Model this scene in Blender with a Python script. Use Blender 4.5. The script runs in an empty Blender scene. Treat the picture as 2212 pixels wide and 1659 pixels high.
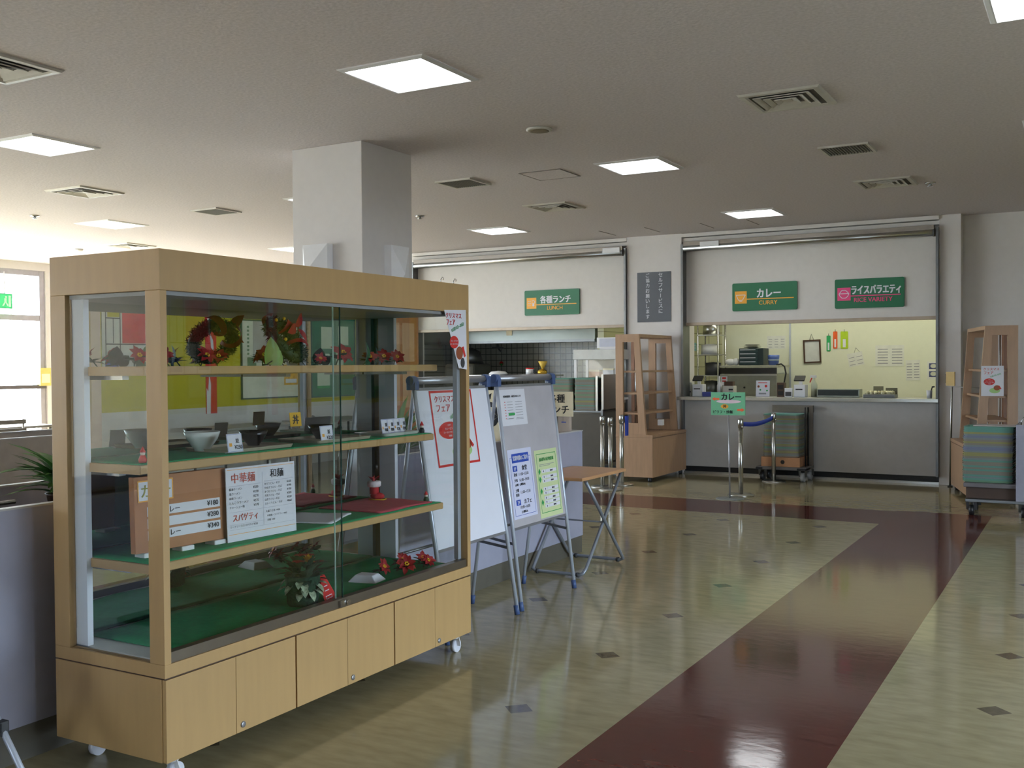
import bpy, bmesh, math, random
from mathutils import Vector, Matrix
sc = bpy.context.scene
COL = sc.collection
PI = math.pi
rnd = random.Random(7)

# ---------------------------------------------------------------- camera
cam_data = bpy.data.cameras.new('camera')
cam = bpy.data.objects.new('camera', cam_data)
COL.objects.link(cam)
YAW, PITCH, ROLL, FPX = -0.51463, -0.018885, -0.007279, 2225.4
fw = Vector((math.sin(YAW)*math.cos(PITCH), math.cos(YAW)*math.cos(PITCH), math.sin(PITCH)))
rt = Vector((math.cos(YAW), -math.sin(YAW), 0))
up = rt.cross(fw)
r2 = rt*math.cos(ROLL) + up*math.sin(ROLL)
u2 = -rt*math.sin(ROLL) + up*math.cos(ROLL)
M = Matrix((r2, u2, -fw)).transposed().to_4x4()
M.translation = Vector((0, 0, 1.5))
cam.matrix_world = M
cam_data.sensor_fit = 'HORIZONTAL'
cam_data.sensor_width = 36
cam_data.lens = 36*FPX/2212
cam_data.clip_start = .05
cam_data.clip_end = 300
sc.camera = cam

# ---------------------------------------------------------------- sky, sun, exposure
LAMP, SKY, SUN = 7.5, 16.0, 66.0
w = bpy.data.worlds.new('sky'); sc.world = w; w.use_nodes = True
bg = w.node_tree.nodes['Background']
bg.inputs[0].default_value = (.74, .85, 1, 1)
bg.inputs[1].default_value = SKY
sd = bpy.data.lights.new('sun', 'SUN'); sd.energy = SUN; sd.angle = .02; sd.color = (1, .96, .95)
so = bpy.data.objects.new('sun', sd); COL.objects.link(so)
so.rotation_euler = Vector((.80, -.28, -.62)).to_track_quat('-Z', 'Y').to_euler()
so.location = (-30, 10, 20)
def portal(loc, rot, sx, sy):
    d = bpy.data.lights.new('window_portal', 'AREA'); d.shape = 'RECTANGLE'; d.size = sx; d.size_y = sy
    d.cycles.is_portal = True
    o = bpy.data.objects.new('window_portal', d); COL.objects.link(o)
    o.location = loc; o.rotation_euler = rot
portal((-15.62, 6.0, 1.68), (0, -PI/2, 0), 2.9, 15.0)
portal((3.82, 4.6, 1.2), (0, PI/2, 0), 2.3, 4.6)
portal((-3.65, -4.12, 1.2), (PI/2, 0, PI), 1.2, 2.3)
vs = sc.view_settings
vs.view_transform = 'Standard'; vs.look = 'None'; vs.exposure = 0; vs.gamma = 1; vs.use_curve_mapping = False
cy = sc.cycles
cy.use_denoising = True
cy.max_bounces = 10; cy.diffuse_bounces = 5; cy.glossy_bounces = 6; cy.transparent_max_bounces = 24
cy.caustics_reflective = False; cy.caustics_refractive = False
cy.sample_clamp_indirect = 6

# ---------------------------------------------------------------- materials
def lin(c):
    return tuple(((v/255)/12.92 if v/255 <= .04045 else ((v/255+.055)/1.055)**2.4) for v in c)
MATS = {}
def mat(name, rgb, rough=.5, metal=0, spec=.5, var=.06, scale=12, bump=0, stretch=(1, 1, 1), emit=0):
    if name in MATS: return MATS[name]
    m = bpy.data.materials.new(name); m.use_nodes = True
    nt = m.node_tree; N = nt.nodes; L = nt.links
    b = N['Principled BSDF']
    c = lin(rgb)
    tc = N.new('ShaderNodeTexCoord'); mp = N.new('ShaderNodeMapping'); mp.inputs['Scale'].default_value = stretch
    nz = N.new('ShaderNodeTexNoise'); nz.inputs['Scale'].default_value = scale; nz.inputs['Detail'].default_value = 4
    L.new(tc.outputs['Object'], mp.inputs['Vector']); L.new(mp.outputs[0], nz.inputs['Vector'])
    rp = N.new('ShaderNodeValToRGB')
    rp.color_ramp.elements[0].position = .3; rp.color_ramp.elements[1].position = .7
    rp.color_ramp.elements[0].color = tuple(v*(1-var) for v in c)+(1,)
    rp.color_ramp.elements[1].color = tuple(min(1, v*(1+var)) for v in c)+(1,)
    L.new(nz.outputs['Fac'], rp.inputs[0]); L.new(rp.outputs[0], b.inputs['Base Color'])
    b.inputs['Roughness'].default_value = rough; b.inputs['Metallic'].default_value = metal
    b.inputs['Specular IOR Level'].default_value = spec
    if emit:
        L.new(rp.outputs[0], b.inputs['Emission Color']); b.inputs['Emission Strength'].default_value = emit
    if bump:
        bp = N.new('ShaderNodeBump'); bp.inputs['Strength'].default_value = bump; bp.inputs['Distance'].default_value = .01
        L.new(nz.outputs['Fac'], bp.inputs['Height']); L.new(bp.outputs[0], b.inputs['Normal'])
    MATS[name] = m
    return m
def math_node(nt, op, a, b=None):
    n = nt.nodes.new('ShaderNodeMath'); n.operation = op
    for i, v in enumerate((a, b)):
        if v is None: continue
        if isinstance(v, (int, float)): n.inputs[i].default_value = v
        else: nt.links.new(v, n.inputs[i])
    return n.outputs[0]
def glass(name, tint=(.93, .97, .95), ior=1.45):
    m = bpy.data.materials.new(name); m.use_nodes = True
    nt = m.node_tree; N = nt.nodes; L = nt.links
    N.remove(N['Principled BSDF'])
    t = N.new('ShaderNodeBsdfTransparent'); t.inputs[0].default_value = tint+(1,)
    g = N.new('ShaderNodeBsdfGlossy'); g.inputs['Roughness'].default_value = 0.0
    lw = N.new('ShaderNodeLayerWeight'); lw.inputs['Blend'].default_value = .5
    pw = math_node(nt, 'POWER', lw.outputs['Facing'], 4.0)
    f = math_node(nt, 'ADD', math_node(nt, 'MULTIPLY', pw, .80), .045)
    x = N.new('ShaderNodeMixShader')
    L.new(f, x.inputs[0]); L.new(t.outputs[0], x.inputs[1]); L.new(g.outputs[0], x.inputs[2])
    L.new(x.outputs[0], N['Material Output'].inputs['Surface'])
    MATS[name] = m
    return m
def lampmat(name, rgb, strength):
    m = bpy.data.materials.new(name); m.use_nodes = True
    b = m.node_tree.nodes['Principled BSDF']
    b.inputs['Base Color'].default_value = (.9, .9, .9, 1)
    b.inputs['Emission Color'].default_value = lin(rgb)+(1,)
    b.inputs['Emission Strength'].default_value = strength
    MATS[name] = m
    return m
def floor_mat():
    m = bpy.data.materials.new('vinyl floor'); m.use_nodes = True
    nt = m.node_tree; N = nt.nodes; L = nt.links; b = N['Principled BSDF']
    tc = N.new('ShaderNodeTexCoord'); sp = N.new('ShaderNodeSeparateXYZ'); L.new(tc.outputs['Object'], sp.inputs[0])
    X, Y = sp.outputs[0], sp.outputs[1]
    def noise(scale, st, detail=6):
        mp = N.new('ShaderNodeMapping'); mp.inputs['Scale'].default_value = st
        nz = N.new('ShaderNodeTexNoise'); nz.inputs['Scale'].default_value = scale; nz.inputs['Detail'].default_value = detail
        L.new(tc.outputs['Object'], mp.inputs[0]); L.new(mp.outputs[0], nz.inputs['Vector'])
        return nz.outputs['Fac']
    def ramp(fac, c0, c1, p0=.3, p1=.7):
        r = N.new('ShaderNodeValToRGB'); r.color_ramp.elements[0].position = p0; r.color_ramp.elements[1].position = p1
        r.color_ramp.elements[0].color = lin(c0)+(1,); r.color_ramp.elements[1].color = lin(c1)+(1,)
        L.new(fac, r.inputs[0]); return r.outputs[0]
    def mix(fac, a, c):
        x = N.new('ShaderNodeMix'); x.data_type = 'RGBA'; L.new(fac, x.inputs[0]); L.new(a, x.inputs[6]); L.new(c, x.inputs[7]); return x.outputs[2]
    base = ramp(noise(7, (1, 2.6, 1)), (150, 141, 110), (170, 161, 128))
    red = ramp(noise(8, (1, 3, 1)), (78, 38, 35), (98, 50, 45))
    dark = ramp(noise(30, (1, 1, 1)), (92, 84, 68), (106, 98, 80))
    # small lozenges on a square lattice
    def tri(v, off, per):
        a = math_node(nt, 'DIVIDE', math_node(nt, 'SUBTRACT', v, off), per)
        fr = math_node(nt, 'SUBTRACT', a, math_node(nt, 'ROUND', a))
        return math_node(nt, 'MULTIPLY', math_node(nt, 'ABSOLUTE', fr), per)
    dd = math_node(nt, 'ADD', tri(X, -2.180, .9047), tri(Y, 4.835, .9405))
    loz = math_node(nt, 'LESS_THAN', dd, .070)
    # dark red border: one band along the counters, one running towards the entrance
    inx = math_node(nt, 'MULTIPLY', math_node(nt, 'GREATER_THAN', X, -1.733), math_node(nt, 'LESS_THAN', X, -.858))
    iny = math_node(nt, 'LESS_THAN', Y, 10.93)
    b1 = math_node(nt, 'MULTIPLY', inx, iny)
    b2 = math_node(nt, 'MULTIPLY', math_node(nt, 'MULTIPLY', math_node(nt, 'GREATER_THAN', Y, 9.955), math_node(nt, 'LESS_THAN', Y, 10.87)), math_node(nt, 'LESS_THAN', X, -.858))
    band = math_node(nt, 'MAXIMUM', b1, b2)
    col = mix(loz, base, dark); col = mix(band, col, red)
    L.new(col, b.inputs['Base Color'])
    r = N.new('ShaderNodeMapRange'); r.inputs['To Min'].default_value = .06; r.inputs['To Max'].default_value = .13
    L.new(noise(5, (1, 1, 1)), r.inputs[0]); L.new(r.outputs[0], b.inputs['Roughness'])
    b.inputs['Specular IOR Level'].default_value = .38
    bp = N.new('ShaderNodeBump'); bp.inputs['Strength'].default_value = .035; bp.inputs['Distance'].default_value = .01
    L.new(noise(11, (1, 1.6, 1), 3), bp.inputs['Height']); L.new(bp.outputs[0], b.inputs['Normal'])
    MATS['floor'] = m
    return m
def tile_mat(name, c0, c1, grout, size):
    m = bpy.data.materials.new(name); m.use_nodes = True
    nt = m.node_tree; N = nt.nodes; L = nt.links; b = N['Principled BSDF']
    tc = N.new('ShaderNodeTexCoord'); mp = N.new('ShaderNodeMapping'); mp.inputs['Rotation'].default_value = (PI/2, 0, 0)
    br = N.new('ShaderNodeTexBrick'); br.offset = 0
    br.inputs['Color1'].default_value = lin(c0)+(1,); br.inputs['Color2'].default_value = lin(c1)+(1,); br.inputs['Mortar'].default_value = lin(grout)+(1,)
    br.inputs['Scale'].default_value = 1; br.inputs['Mortar Size'].default_value = .006; br.inputs['Brick Width'].default_value = size; br.inputs['Row Height'].default_value = size
    L.new(tc.outputs['Object'], mp.inputs[0]); L.new(mp.outputs[0], br.inputs['Vector']); L.new(br.outputs['Color'], b.inputs['Base Color'])
    b.inputs['Roughness'].default_value = .25
    MATS[name] = m
    return m

# ---------------------------------------------------------------- mesh helpers
def rotz(v, a):
    c, s = math.cos(a), math.sin(a)
    return (v[0]*c-v[1]*s, v[0]*s+v[1]*c, v[2])
_TXT = {}
def text_geo(body, bold):
    k = (body, bold)
    if k not in _TXT:
        cu = bpy.data.curves.new('lettering', 'FONT'); cu.body = body; cu.size = 1; cu.offset = bold; cu.resolution_u = 3
        o = bpy.data.objects.new('lettering', cu); COL.objects.link(o)
        bpy.context.view_layer.update()
        dg = bpy.context.evaluated_depsgraph_get()
        me = bpy.data.meshes.new_from_object(o.evaluated_get(dg))
        vs_ = [tuple(v.co) for v in me.vertices]; fs = [tuple(p.vertices) for p in me.polygons]
        bpy.data.objects.remove(o); bpy.data.curves.remove(cu); bpy.data.meshes.remove(me)
        if vs_:
            x0 = min(v[0] for v in vs_); x1 = max(v[0] for v in vs_); y0 = min(v[1] for v in vs_); y1 = max(v[1] for v in vs_)
        else: x0 = x1 = y0 = y1 = 0
        _TXT[k] = (vs_, fs, x0, x1, y0, y1)
    return _TXT[k]
class MB:
    def __init__(s): s.v = []; s.f = []; s.mi = []; s.sm = []
    def add(s, vs_, fs, m=0, smooth=False):
        o = len(s.v); s.v += [tuple(v) for v in vs_]
        for f in fs: s.f.append(tuple(i+o for i in f)); s.mi.append(m); s.sm.append(smooth)
        return s
    def bx(s, x0, x1, y0, y1, z0, z1, m=0):
        v = [(x, y, z) for x in (x0, x1) for y in (y0, y1) for z in (z0, z1)]
        return s.add(v, [(0, 1, 3, 2), (4, 6, 7, 5), (0, 4, 5, 1), (2, 3, 7, 6), (0, 2, 6, 4), (1, 5, 7, 3)], m)
    def rbox(s, c, sz, a=0, m=0, mtx=None):
        v = [(x*sz[0]/2, y*sz[1]/2, z*sz[2]/2) for x in (-1, 1) for y in (-1, 1) for z in (-1, 1)]
        if mtx is not None: v = [tuple(mtx @ Vector(p)) for p in v]
        v = [rotz(p, a) for p in v]
        v = [(p[0]+c[0], p[1]+c[1], p[2]+c[2]) for p in v]
        return s.add(v, [(0, 1, 3, 2), (4, 6, 7, 5), (0, 4, 5, 1), (2, 3, 7, 6), (0, 2, 6, 4), (1, 5, 7, 3)], m)
    def bar(s, p, q, wx, wy, m=0, side=(0, 1, 0)):
        p = Vector(p); q = Vector(q); d = (q-p).normalized(); a = Vector(side); a = (a-d*a.dot(d)).normalized(); b = d.cross(a)
        v = []
        for e in (p, q):
            for i, j in ((-1, -1), (1, -1), (1, 1), (-1, 1)): v.append(e+a*(i*wx/2)+b*(j*wy/2))
        return s.add(v, [(3, 2, 1, 0), (4, 5, 6, 7), (0, 1, 5, 4), (1, 2, 6, 5), (2, 3, 7, 6), (3, 0, 4, 7)], m)
    def tube(s, pts, r, n=10, m=0, caps=True, r2=None):
        pts = [Vector(p) for p in pts]; k = len(pts); v = []
        d0 = (pts[1]-pts[0]).normalized(); a = d0.orthogonal().normalized()
        for i, p in enumerate(pts):
            d = (pts[min(i+1, k-1)]-pts[max(i-1, 0)]).normalized()
            a = (a-d*a.dot(d)).normalized(); b = d.cross(a)
            rr = r if r2 is None else r+(r2-r)*i/(k-1)
            for j in range(n):
                t = 2*PI*j/n; v.append(p+a*(rr*math.cos(t))+b*(rr*math.sin(t)))
        f = [(i*n+j, i*n+(j+1) % n, (i+1)*n+(j+1) % n, (i+1)*n+j) for i in range(k-1) for j in range(n)]
        s.add(v, f, m, True)
        if caps:
            o = len(s.v)-n*k
            s.f.append(tuple(o+j for j in range(n))[::-1]); s.mi.append(m); s.sm.append(False)
            s.f.append(tuple(o+(k-1)*n+j for j in range(n))); s.mi.append(m); s.sm.append(False)
        return s
    def lathe(s, prof, n=20, c=(0, 0, 0), m=0, smooth=True):
        v = [(c[0]+r*math.cos(2*PI*j/n), c[1]+r*math.sin(2*PI*j/n), c[2]+z) for r, z in prof for j in range(n)]
        f = [(i*n+j, i*n+(j+1) % n, (i+1)*n+(j+1) % n, (i+1)*n+j) for i in range(len(prof)-1) for j in range(n)]
        s.add(v, f, m, smooth)
        o = len(s.v)-n*len(prof)
        if prof[0][0] > 0: s.f.append(tuple(o+j for j in range(n))[::-1]); s.mi.append(m); s.sm.append(False)
        if prof[-1][0] > 0: s.f.append(tuple(o+(len(prof)-1)*n+j for j in range(n))); s.mi.append(m); s.sm.append(False)
        return s
    def ell(s, c, r, n=12, m=0):
        k = n//2
        return s.lathe2([(math.sin(PI*i/k), -math.cos(PI*i/k)) for i in range(k+1)], n, c, r, m)
    def lathe2(s, prof, n, c, r, m):
        v = [(c[0]+p*r[0]*math.cos(2*PI*j/n), c[1]+p*r[1]*math.sin(2*PI*j/n), c[2]+z*r[2]) for p, z in prof for j in range(n)]
        f = [(i*n+j, i*n+(j+1) % n, (i+1)*n+(j+1) % n, (i+1)*n+j) for i in range(len(prof)-1) for j in range(n)]
        return s.add(v, f, m, True)
    def prism(s, poly, z0, z1, m=0, fr=None):
        """poly in local x,y; extruded z0..z1; fr maps (x,y,z)->point"""
        n = len(poly); P = [(x, y, z) for z in (z0, z1) for x, y in poly]
        if fr: P = [fr(*p) for p in P]
        f = [tuple(range(n))[::-1], tuple(range(n, 2*n))]+[(i, (i+1) % n, n+(i+1) % n, n+i) for i in range(n)]
        return s.add(P, f, m)
    def flat(s, poly, z=0, m=0):
        return s.add([(x, y, z) for x, y in poly], [tuple(range(len(poly)))], m)
    def rect(s, x0, x1, y0, y1, z=0, m=0): return s.flat([(x0, y0), (x1, y0), (x1, y1), (x0, y1)], z, m)
    def frame(s, x0, x1, y0, y1, t, z=0, m=0):
        s.rect(x0, x1, y0, y0+t, z, m); s.rect(x0, x1, y1-t, y1, z, m); s.rect(x0, x0+t, y0+t, y1-t, z, m); return s.rect(x1-t, x1, y0+t, y1-t, z, m)
    def disc(s, cx, cy, rx, ry, z=0, m=0, n=24):
        return s.flat([(cx+rx*math.cos(2*PI*j/n), cy+ry*math.sin(2*PI*j/n)) for j in range(n)], z, m)
    def text(s, body, x, y, h, z=.001, m=0, wmax=None, bold=.02, align='L', rot=0, w=None):
        """ink box of height h with its lower left corner (or centre) at x,y"""
        vs_, fs, x0, x1, y0, y1 = text_geo(body, 0)
        if not vs_: return s
        k = h/max(y1-y0, .35); kx = k
        if w: kx = w/(x1-x0)
        elif wmax and (x1-x0)*kx > wmax: kx = wmax/(x1-x0)
        dx = {'L': x0, 'C': (x0+x1)/2, 'R': x1}[align]
        P = [((v[0]-dx)*kx, (v[1]-y0)*k, 0) for v in vs_]
        if rot: P = [rotz(p, rot) for p in P]
        e = bold*h*.9
        for q_, (ox, oy) in enumerate(((0, 0),) if not bold else ((-e, -e*.5), (e, e*.5), (e, -e*.5), (-e, e*.5))):
            s.add([(p[0]+x+ox, p[1]+y+oy, z+q_*.00035) for p in P], fs, m)
        return s
    def build(s, name, mats, parent=None, bevel=0, loc=None):
        me = bpy.data.meshes.new(name); me.from_pydata(s.v, [], s.f)
        if not isinstance(mats, (list, tuple)): mats = [mats]
        for mm in mats: me.materials.append(mm)
        for p, i, sm in zip(me.polygons, s.mi, s.sm): p.material_index = i; p.use_smooth = sm
        if bevel:
            bm = bmesh.new(); bm.from_mesh(me)
            bmesh.ops.remove_doubles(bm, verts=bm.verts, dist=1e-5)
            ed = [e for e in bm.edges if len(e.link_faces) == 2 and e.calc_face_angle(0) > .6]
            bmesh.ops.bevel(bm, geom=ed, offset=bevel, segments=2, affect='EDGES', profile=.5, clamp_overlap=True)
            bm.to_mesh(me); bm.free()
        me.validate(); me.update()
        o = bpy.data.objects.new(name, me); COL.objects.link(o)
        if parent is not None: o.parent = parent
        if loc is not None: o.location = loc
        return o
def tag(o, label, cat, group=None):
    o['label'] = label; o['category'] = cat
    if group: o['group'] = group
    return o
def thing(name, label, cat, loc=(0, 0, 0), rz=0, group=None):
    o = bpy.data.objects.new(name, None); COL.objects.link(o); o.empty_display_size = .1
    o.location = loc; o.rotation_euler = (0, 0, rz)
    return tag(o, label, cat, group)
def panel(name, label, cat, o, ux, uy, group=None):
    """Empty whose local x,y axes span a flat sign; local z is its face normal"""
    e = bpy.data.objects.new(name, None); COL.objects.link(e); e.empty_display_size = .1
    ux = Vector(ux).normalized(); uy = Vector(uy); uy = (uy-ux*uy.dot(ux)).normalized()
    m = Matrix((ux, uy, ux.cross(uy))).transposed().to_4x4(); m.translation = Vector(o)
    e.matrix_world = m
    return tag(e, label, cat, group)
def struct(name, mb, m, parent=None, bevel=0):
    o = mb.build(name, m, parent, bevel)
    if parent is None: o['kind'] = 'structure'
    return o
def dup(root, loc, rz=None, label=None, group=None):
    r = root.copy(); COL.objects.link(r); r.location = loc
    if rz is not None: r.rotation_euler = (0, 0, rz)
    if label: r['label'] = label
    if group: r['group'] = group
    for ch in list(root.children):
        c = ch.copy(); COL.objects.link(c); c.parent = r
        for g in list(ch.children):
            d = g.copy(); COL.objects.link(d); d.parent = c
    return r

# shared materials
CEIL = mat('ceiling board', (204, 196, 196), .9, var=.10, scale=48, bump=.2)
WALL = mat('white painted wall', (214, 209, 206), .75, var=.02)
FASC = mat('cream shutter panel', (212, 207, 202), .6, var=.02)
GREYP = mat('grey counter panel', (172, 170, 168), .55, var=.03)
PLANT = mat('lilac grey laminate', (166, 167, 186), .5, var=.03)
BASEB = mat('brown grey skirting', (98, 94, 84), .5)
STEEL = mat('brushed steel', (190, 190, 186), .28, 1, var=.05, scale=20, stretch=(1, 1, 12))
DSTEEL = mat('dull steel', (120, 122, 124), .4, .9)
CHROME = mat('chrome', (200, 200, 200), .22, 1, var=.01)
ALU = mat('aluminium', (198, 206, 220), .35, .35, var=.02)
FRAMEW = mat('pale blue white frame', (234, 238, 248), .4, 0, var=.01)
BLACK = mat('black plastic', (26, 26, 28), .45)
DGREY = mat('dark grey', (62, 63, 66), .5)
WHITE = mat('white plastic', (228, 228, 230), .4, var=.02)
PAPER = mat('white paper', (224, 224, 232), .7, var=.015)
BEECH = mat('beech veneer', (186, 152, 102), .42, var=.035, scale=5, stretch=(6, 6, .7))
BEECH2 = mat('reddish beech veneer', (170, 136, 106), .42, var=.08, scale=5, stretch=(6, 6, .8))
REDW = mat('brown door veneer', (168, 108, 58), .4, var=.1, scale=5, stretch=(6, 6, .7))
GREENC = mat('green felt', (28, 146, 90), .95, var=.12, scale=40)
REDC = mat('dark red cloth', (188, 68, 84), .95, var=.08, scale=60)
SIGNG = mat('sign green', (30, 106, 72), .45, var=.02)
ORANGE = mat('sign orange', (236, 168, 58), .5, var=.02)
PINK = mat('sign pink', (226, 70, 128), .5, var=.02)
INK = mat('black ink', (28, 28, 32), .7)
RED = mat('red ink', (206, 44, 40), .6, var=.03)
GREENI = mat('green ink', (52, 160, 84), .6)
BLUE = mat('blue ink', (48, 80, 180), .6)
BLUEP = mat('blue grey plastic', (72, 94, 140), .45)
BELT = mat('blue belt', (30, 62, 170), .6)
YELW = mat('yellow wall', (190, 178, 44), .7, var=.03)
LEAF = mat('leaf green', (72, 124, 52), .5, var=.3, scale=9)
LEAFD = mat('dark leaf green', (22, 62, 34), .6, var=.3, scale=20)
LEAFL = mat('pale leaf green', (116, 150, 70), .5, var=.2)
BRACT = mat('red petal', (158, 18, 26), .6, var=.2, scale=20)
YELF = mat('yellow petal', (226, 176, 26), .6)
GLASS = glass('clear glass', (.982, .992, .986))
WGLASS = glass('window glass', (.95, .98, .98))
MIRROR = mat('mirror', (226, 232, 228), .01, 1, var=0)
DIFF = lampmat('lit diffuser', (250, 253, 255), LAMP)
TILE = tile_mat('grey wall tile', (190, 190, 180), (182, 182, 174), (98, 100, 94), .105)
TILEY = tile_mat('cream wall tile', (206, 206, 168), (200, 200, 160), (150, 150, 120), .18)
KYEL = mat('pale yellow kitchen wall', (225, 226, 205), .55, var=.015)
CREAM = mat('cream board', (236, 224, 192), .6)
BROWN = mat('dark brown', (74, 50, 32), .5)
SILV = mat('silver paint', (160, 160, 164), .35, .6)
# ================================================================ the room
H = 3.27
struct('floor', MB().bx(-15.9, 3.9, -4.2, 16.2, -.1, 0), floor_mat())
struct('ceiling', MB().bx(-15.9, 3.9, -4.2, 16.2, H, H+.15), CEIL)
gm = mat('pale paving', (206, 202, 194), .8, var=.06, scale=2)
struct('ground', MB().bx(-60, 3.9, -45, 60, -.3, -.12), gm)
struct('ground', MB().bx(3.9, 45, -45, 60, -.3, -.12), mat('low bounce ground', (74, 74, 78), .9))  # unseen ground, coloured dark to keep bounce light off the ceiling

# back wall: pillars, roller shutter fascias, service counters
struct('pillar', MB().bx(-5.716, -4.905, 13.40, 13.9, 0, H), WALL, bevel=.004)
struct('pillar', MB().bx(-1.640, -1.395, 13.42, 13.9, 0, H), WALL, bevel=.004)
struct('wall_back_right', MB().bx(-1.395, 3.9, 13.62, 13.8, 0, H), WALL)
struct('wall_back_left', MB().bx(-15.9, -9.36, 13.5, 13.7, 0, H), WALL)
for i, (xa, xb) in enumerate(((-9.36, -5.716), (-4.905, -1.640))):
    f = struct('trim_%d' % (i+1), MB().bx(xa, xb, 13.50, 13.62, 2.055, 3.10), FASC)
    MB().bx(xa, xb, 13.47, 13.63, 2.015, 2.055).build('shutter_edge', mat('tan metal', (176, 160, 142), .45, .2), f)
    sl = MB()
    for k in range(3):
        sl.bx(xa, xb, 13.50-.035*(k+1), 13.62, 3.10+.058*k, 3.10+.058*k+.048)
    sl.bx(xa, xb, 13.52, 13.62, 3.10, H)
    sl.build('shutter_slats', FASC, f)
    MB().bx(xb-.03, xb, 13.36, 13.62, .1, 3.12).bx(xa, xa+.03, 13.36, 13.62, .1, 3.12).build('guide_rail', DSTEEL, f)
LAB = ['long chrome rail light under the ceiling above the lunch counter', 'long chrome rail light under the ceiling above the curry counter']
for i, (xa, xb, xl) in enumerate(((-9.3, -5.76, -6.05), (-4.86, -1.69, -4.62))):
    t = thing('rail_light', LAB[i], 'light', (xa, 13.37, 3.06), 0, 'rail lights over the counters')
    L_ = xb-xa
    MB().tube([(0, 0, 0), (L_, 0, 0)], .046, 16).build('tube', STEEL, t)
    MB().bx(0, L_, -.035, .12, .03, .085).build('housing', mat('taupe metal', (150, 142, 134), .4, .4), t)
    MB().tube([(L_-.012, 0, 0), (L_+.012, 0, 0)], .050, 14).build('end_cap', DGREY, t)
    MB().bx(xl-xa, xl-xa+.26, -.05, .06, .0, .07).build('switch_box', WHITE, t)

# counters
def counter(name, label, xa, xb, ya, yb, ztop, front, wm):
    t = thing(name, label, 'counter', (xa, ya, 0))
    w_, d_ = xb-xa, yb-ya
    MB().bx(0, w_, .07, d_, .10, ztop-.045).build('front_panel', front, t, .003)
    MB().bx(0, w_, .13, d_, 0, .10).build('plinth', BLACK, t)
    MB().bx(0, w_, .085, .125, 0, .028).build('floor_strip', STEEL, t)
    m = MB().bx(0, w_, 0, d_, ztop-.045, ztop)
    if xa > -5: m.bx(-.06, 0, 0, .04, ztop-.045, ztop)
    m.build('worktop', STEEL, t, .004)
    return t
counter('service_counter', 'grey panelled serving counter with steel top under the curry sign', -4.90, -1.645, 13.355, 13.95, 1.045, GREYP, STEEL)
counter('service_counter', 'dark steel serving counter under the lunch sign', -9.36, -5.72, 12.93, 13.95, 1.0, mat('dark counter front', (92, 84, 70), .4, .3), STEEL)
# kitchen shell
struct('wall_kitchen_back', MB().bx(-5.18, -1.40, 16.0, 16.15, 0, H), KYEL)
struct('trim_3', MB().bx(-4.112, -4.085, 15.985, 16.0, .9, H), ALU)
struct('wall_kitchen_tile', MB().bx(-6.35, -5.18, 16.0, 16.15, 0, H), TILEY)
struct('wall_kitchen_side', MB().bx(-1.55, -1.40, 13.9, 16.0, 0, H), KYEL)
struct('wall_kitchen_divider', MB().bx(-6.42, -6.32, 13.95, 16.0, 0, H), TILEY)
struct('wall_kitchen_left', MB().bx(-10.4, -6.42, 15.6, 15.75, 0, H), TILE)
struct('wall_kitchen_end', MB().bx(-10.4, -10.25, 13.7, 15.6, 0, H), TILE)

# right hand side wall: yellow above a pale dado, then entrance glazing near the camera
struct('wall_right', MB().bx(3.7, 3.85, 7.0, 13.62, 0, .945, 1).bx(3.7, 3.85, 7.0, 13.62, .945, H, 0).bx(3.7, 3.85, -4.2, 2.2, 0, H, 1).bx(3.7, 3.85, 2.2, 7.0, 2.45, H, 1), [YELW, WALL])
struct('wall_front', MB().bx(-15.9, -4.3, -4.2, -4.0, 0, H).bx(-3.0, 3.85, -4.2, -4.0, 0, H).bx(-4.3, -3.0, -4.2, -4.0, 2.45, H), WALL)
def window(name, x, y0, y1, z0, z1, nv, trans, t=.07):
    m = MB()
    for k in range(nv+1):
        yy = y0+(y1-y0)*k/nv
        m.bx(x-.05, x+.05, yy-t/2, yy+t/2, z0, z1)
    for zz in [z0+t/2, z1-t/2]+trans: m.bx(x-.045, x+.045, y0, y1, zz-t/2, zz+t/2)
    o = struct(name, m, ALUW)
    MB().bx(x-.006, x+.006, y0, y1, z0, z1).build('pane', WGLASS, o)
    return o
ALUW = mat('grey window frame', (168, 164, 172), .45, .1)
window('window_1', 3.76, 2.2, 7.0, 0, 2.45, 4, [2.0])
m = MB()
for xx in (-4.26, -3.04): m.bx(xx-.035, xx+.035, -4.11, -4.03, 0, 2.45)
for zz in (.035, 1.0, 2.415): m.bx(-4.26, -3.04, -4.10, -4.04, zz-.035, zz+.035)
o = struct('window_7', m, ALUW)
MB().bx(-4.26, -3.04, -4.076, -4.064, 0, 2.45).build('pane', WGLASS, o)
# left hand side: wall of glazed doors looking out
ys = [-3.6, .25, 3.95, 7.65, 11.30]
struct('wall_left', MB().bx(-15.9, -15.5, -4.2, 13.7, 3.14, H).bx(-15.75, -15.5, -4.2, -3.6, 0, 3.14).bx(-15.75, -15.5, 11.36, 11.52, 0, 3.14).bx(-15.75, -15.5, 13.4, 13.7, 0, 3.14), WALL)
for i in range(4):
    wd = window('window_%d' % (i+2), -15.58, ys[i], ys[i+1], 0, 3.14, 4, [2.34], .09)
    MB().bx(-15.50, -15.44, ys[i], ys[i+1], 1.155, 1.215).build('push_rail', mat('dark rail', (92, 86, 88), .5), wd)
window('window_6', -15.58, 11.52, 13.4, 0, 3.14, 2, [2.34], .09)

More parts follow.
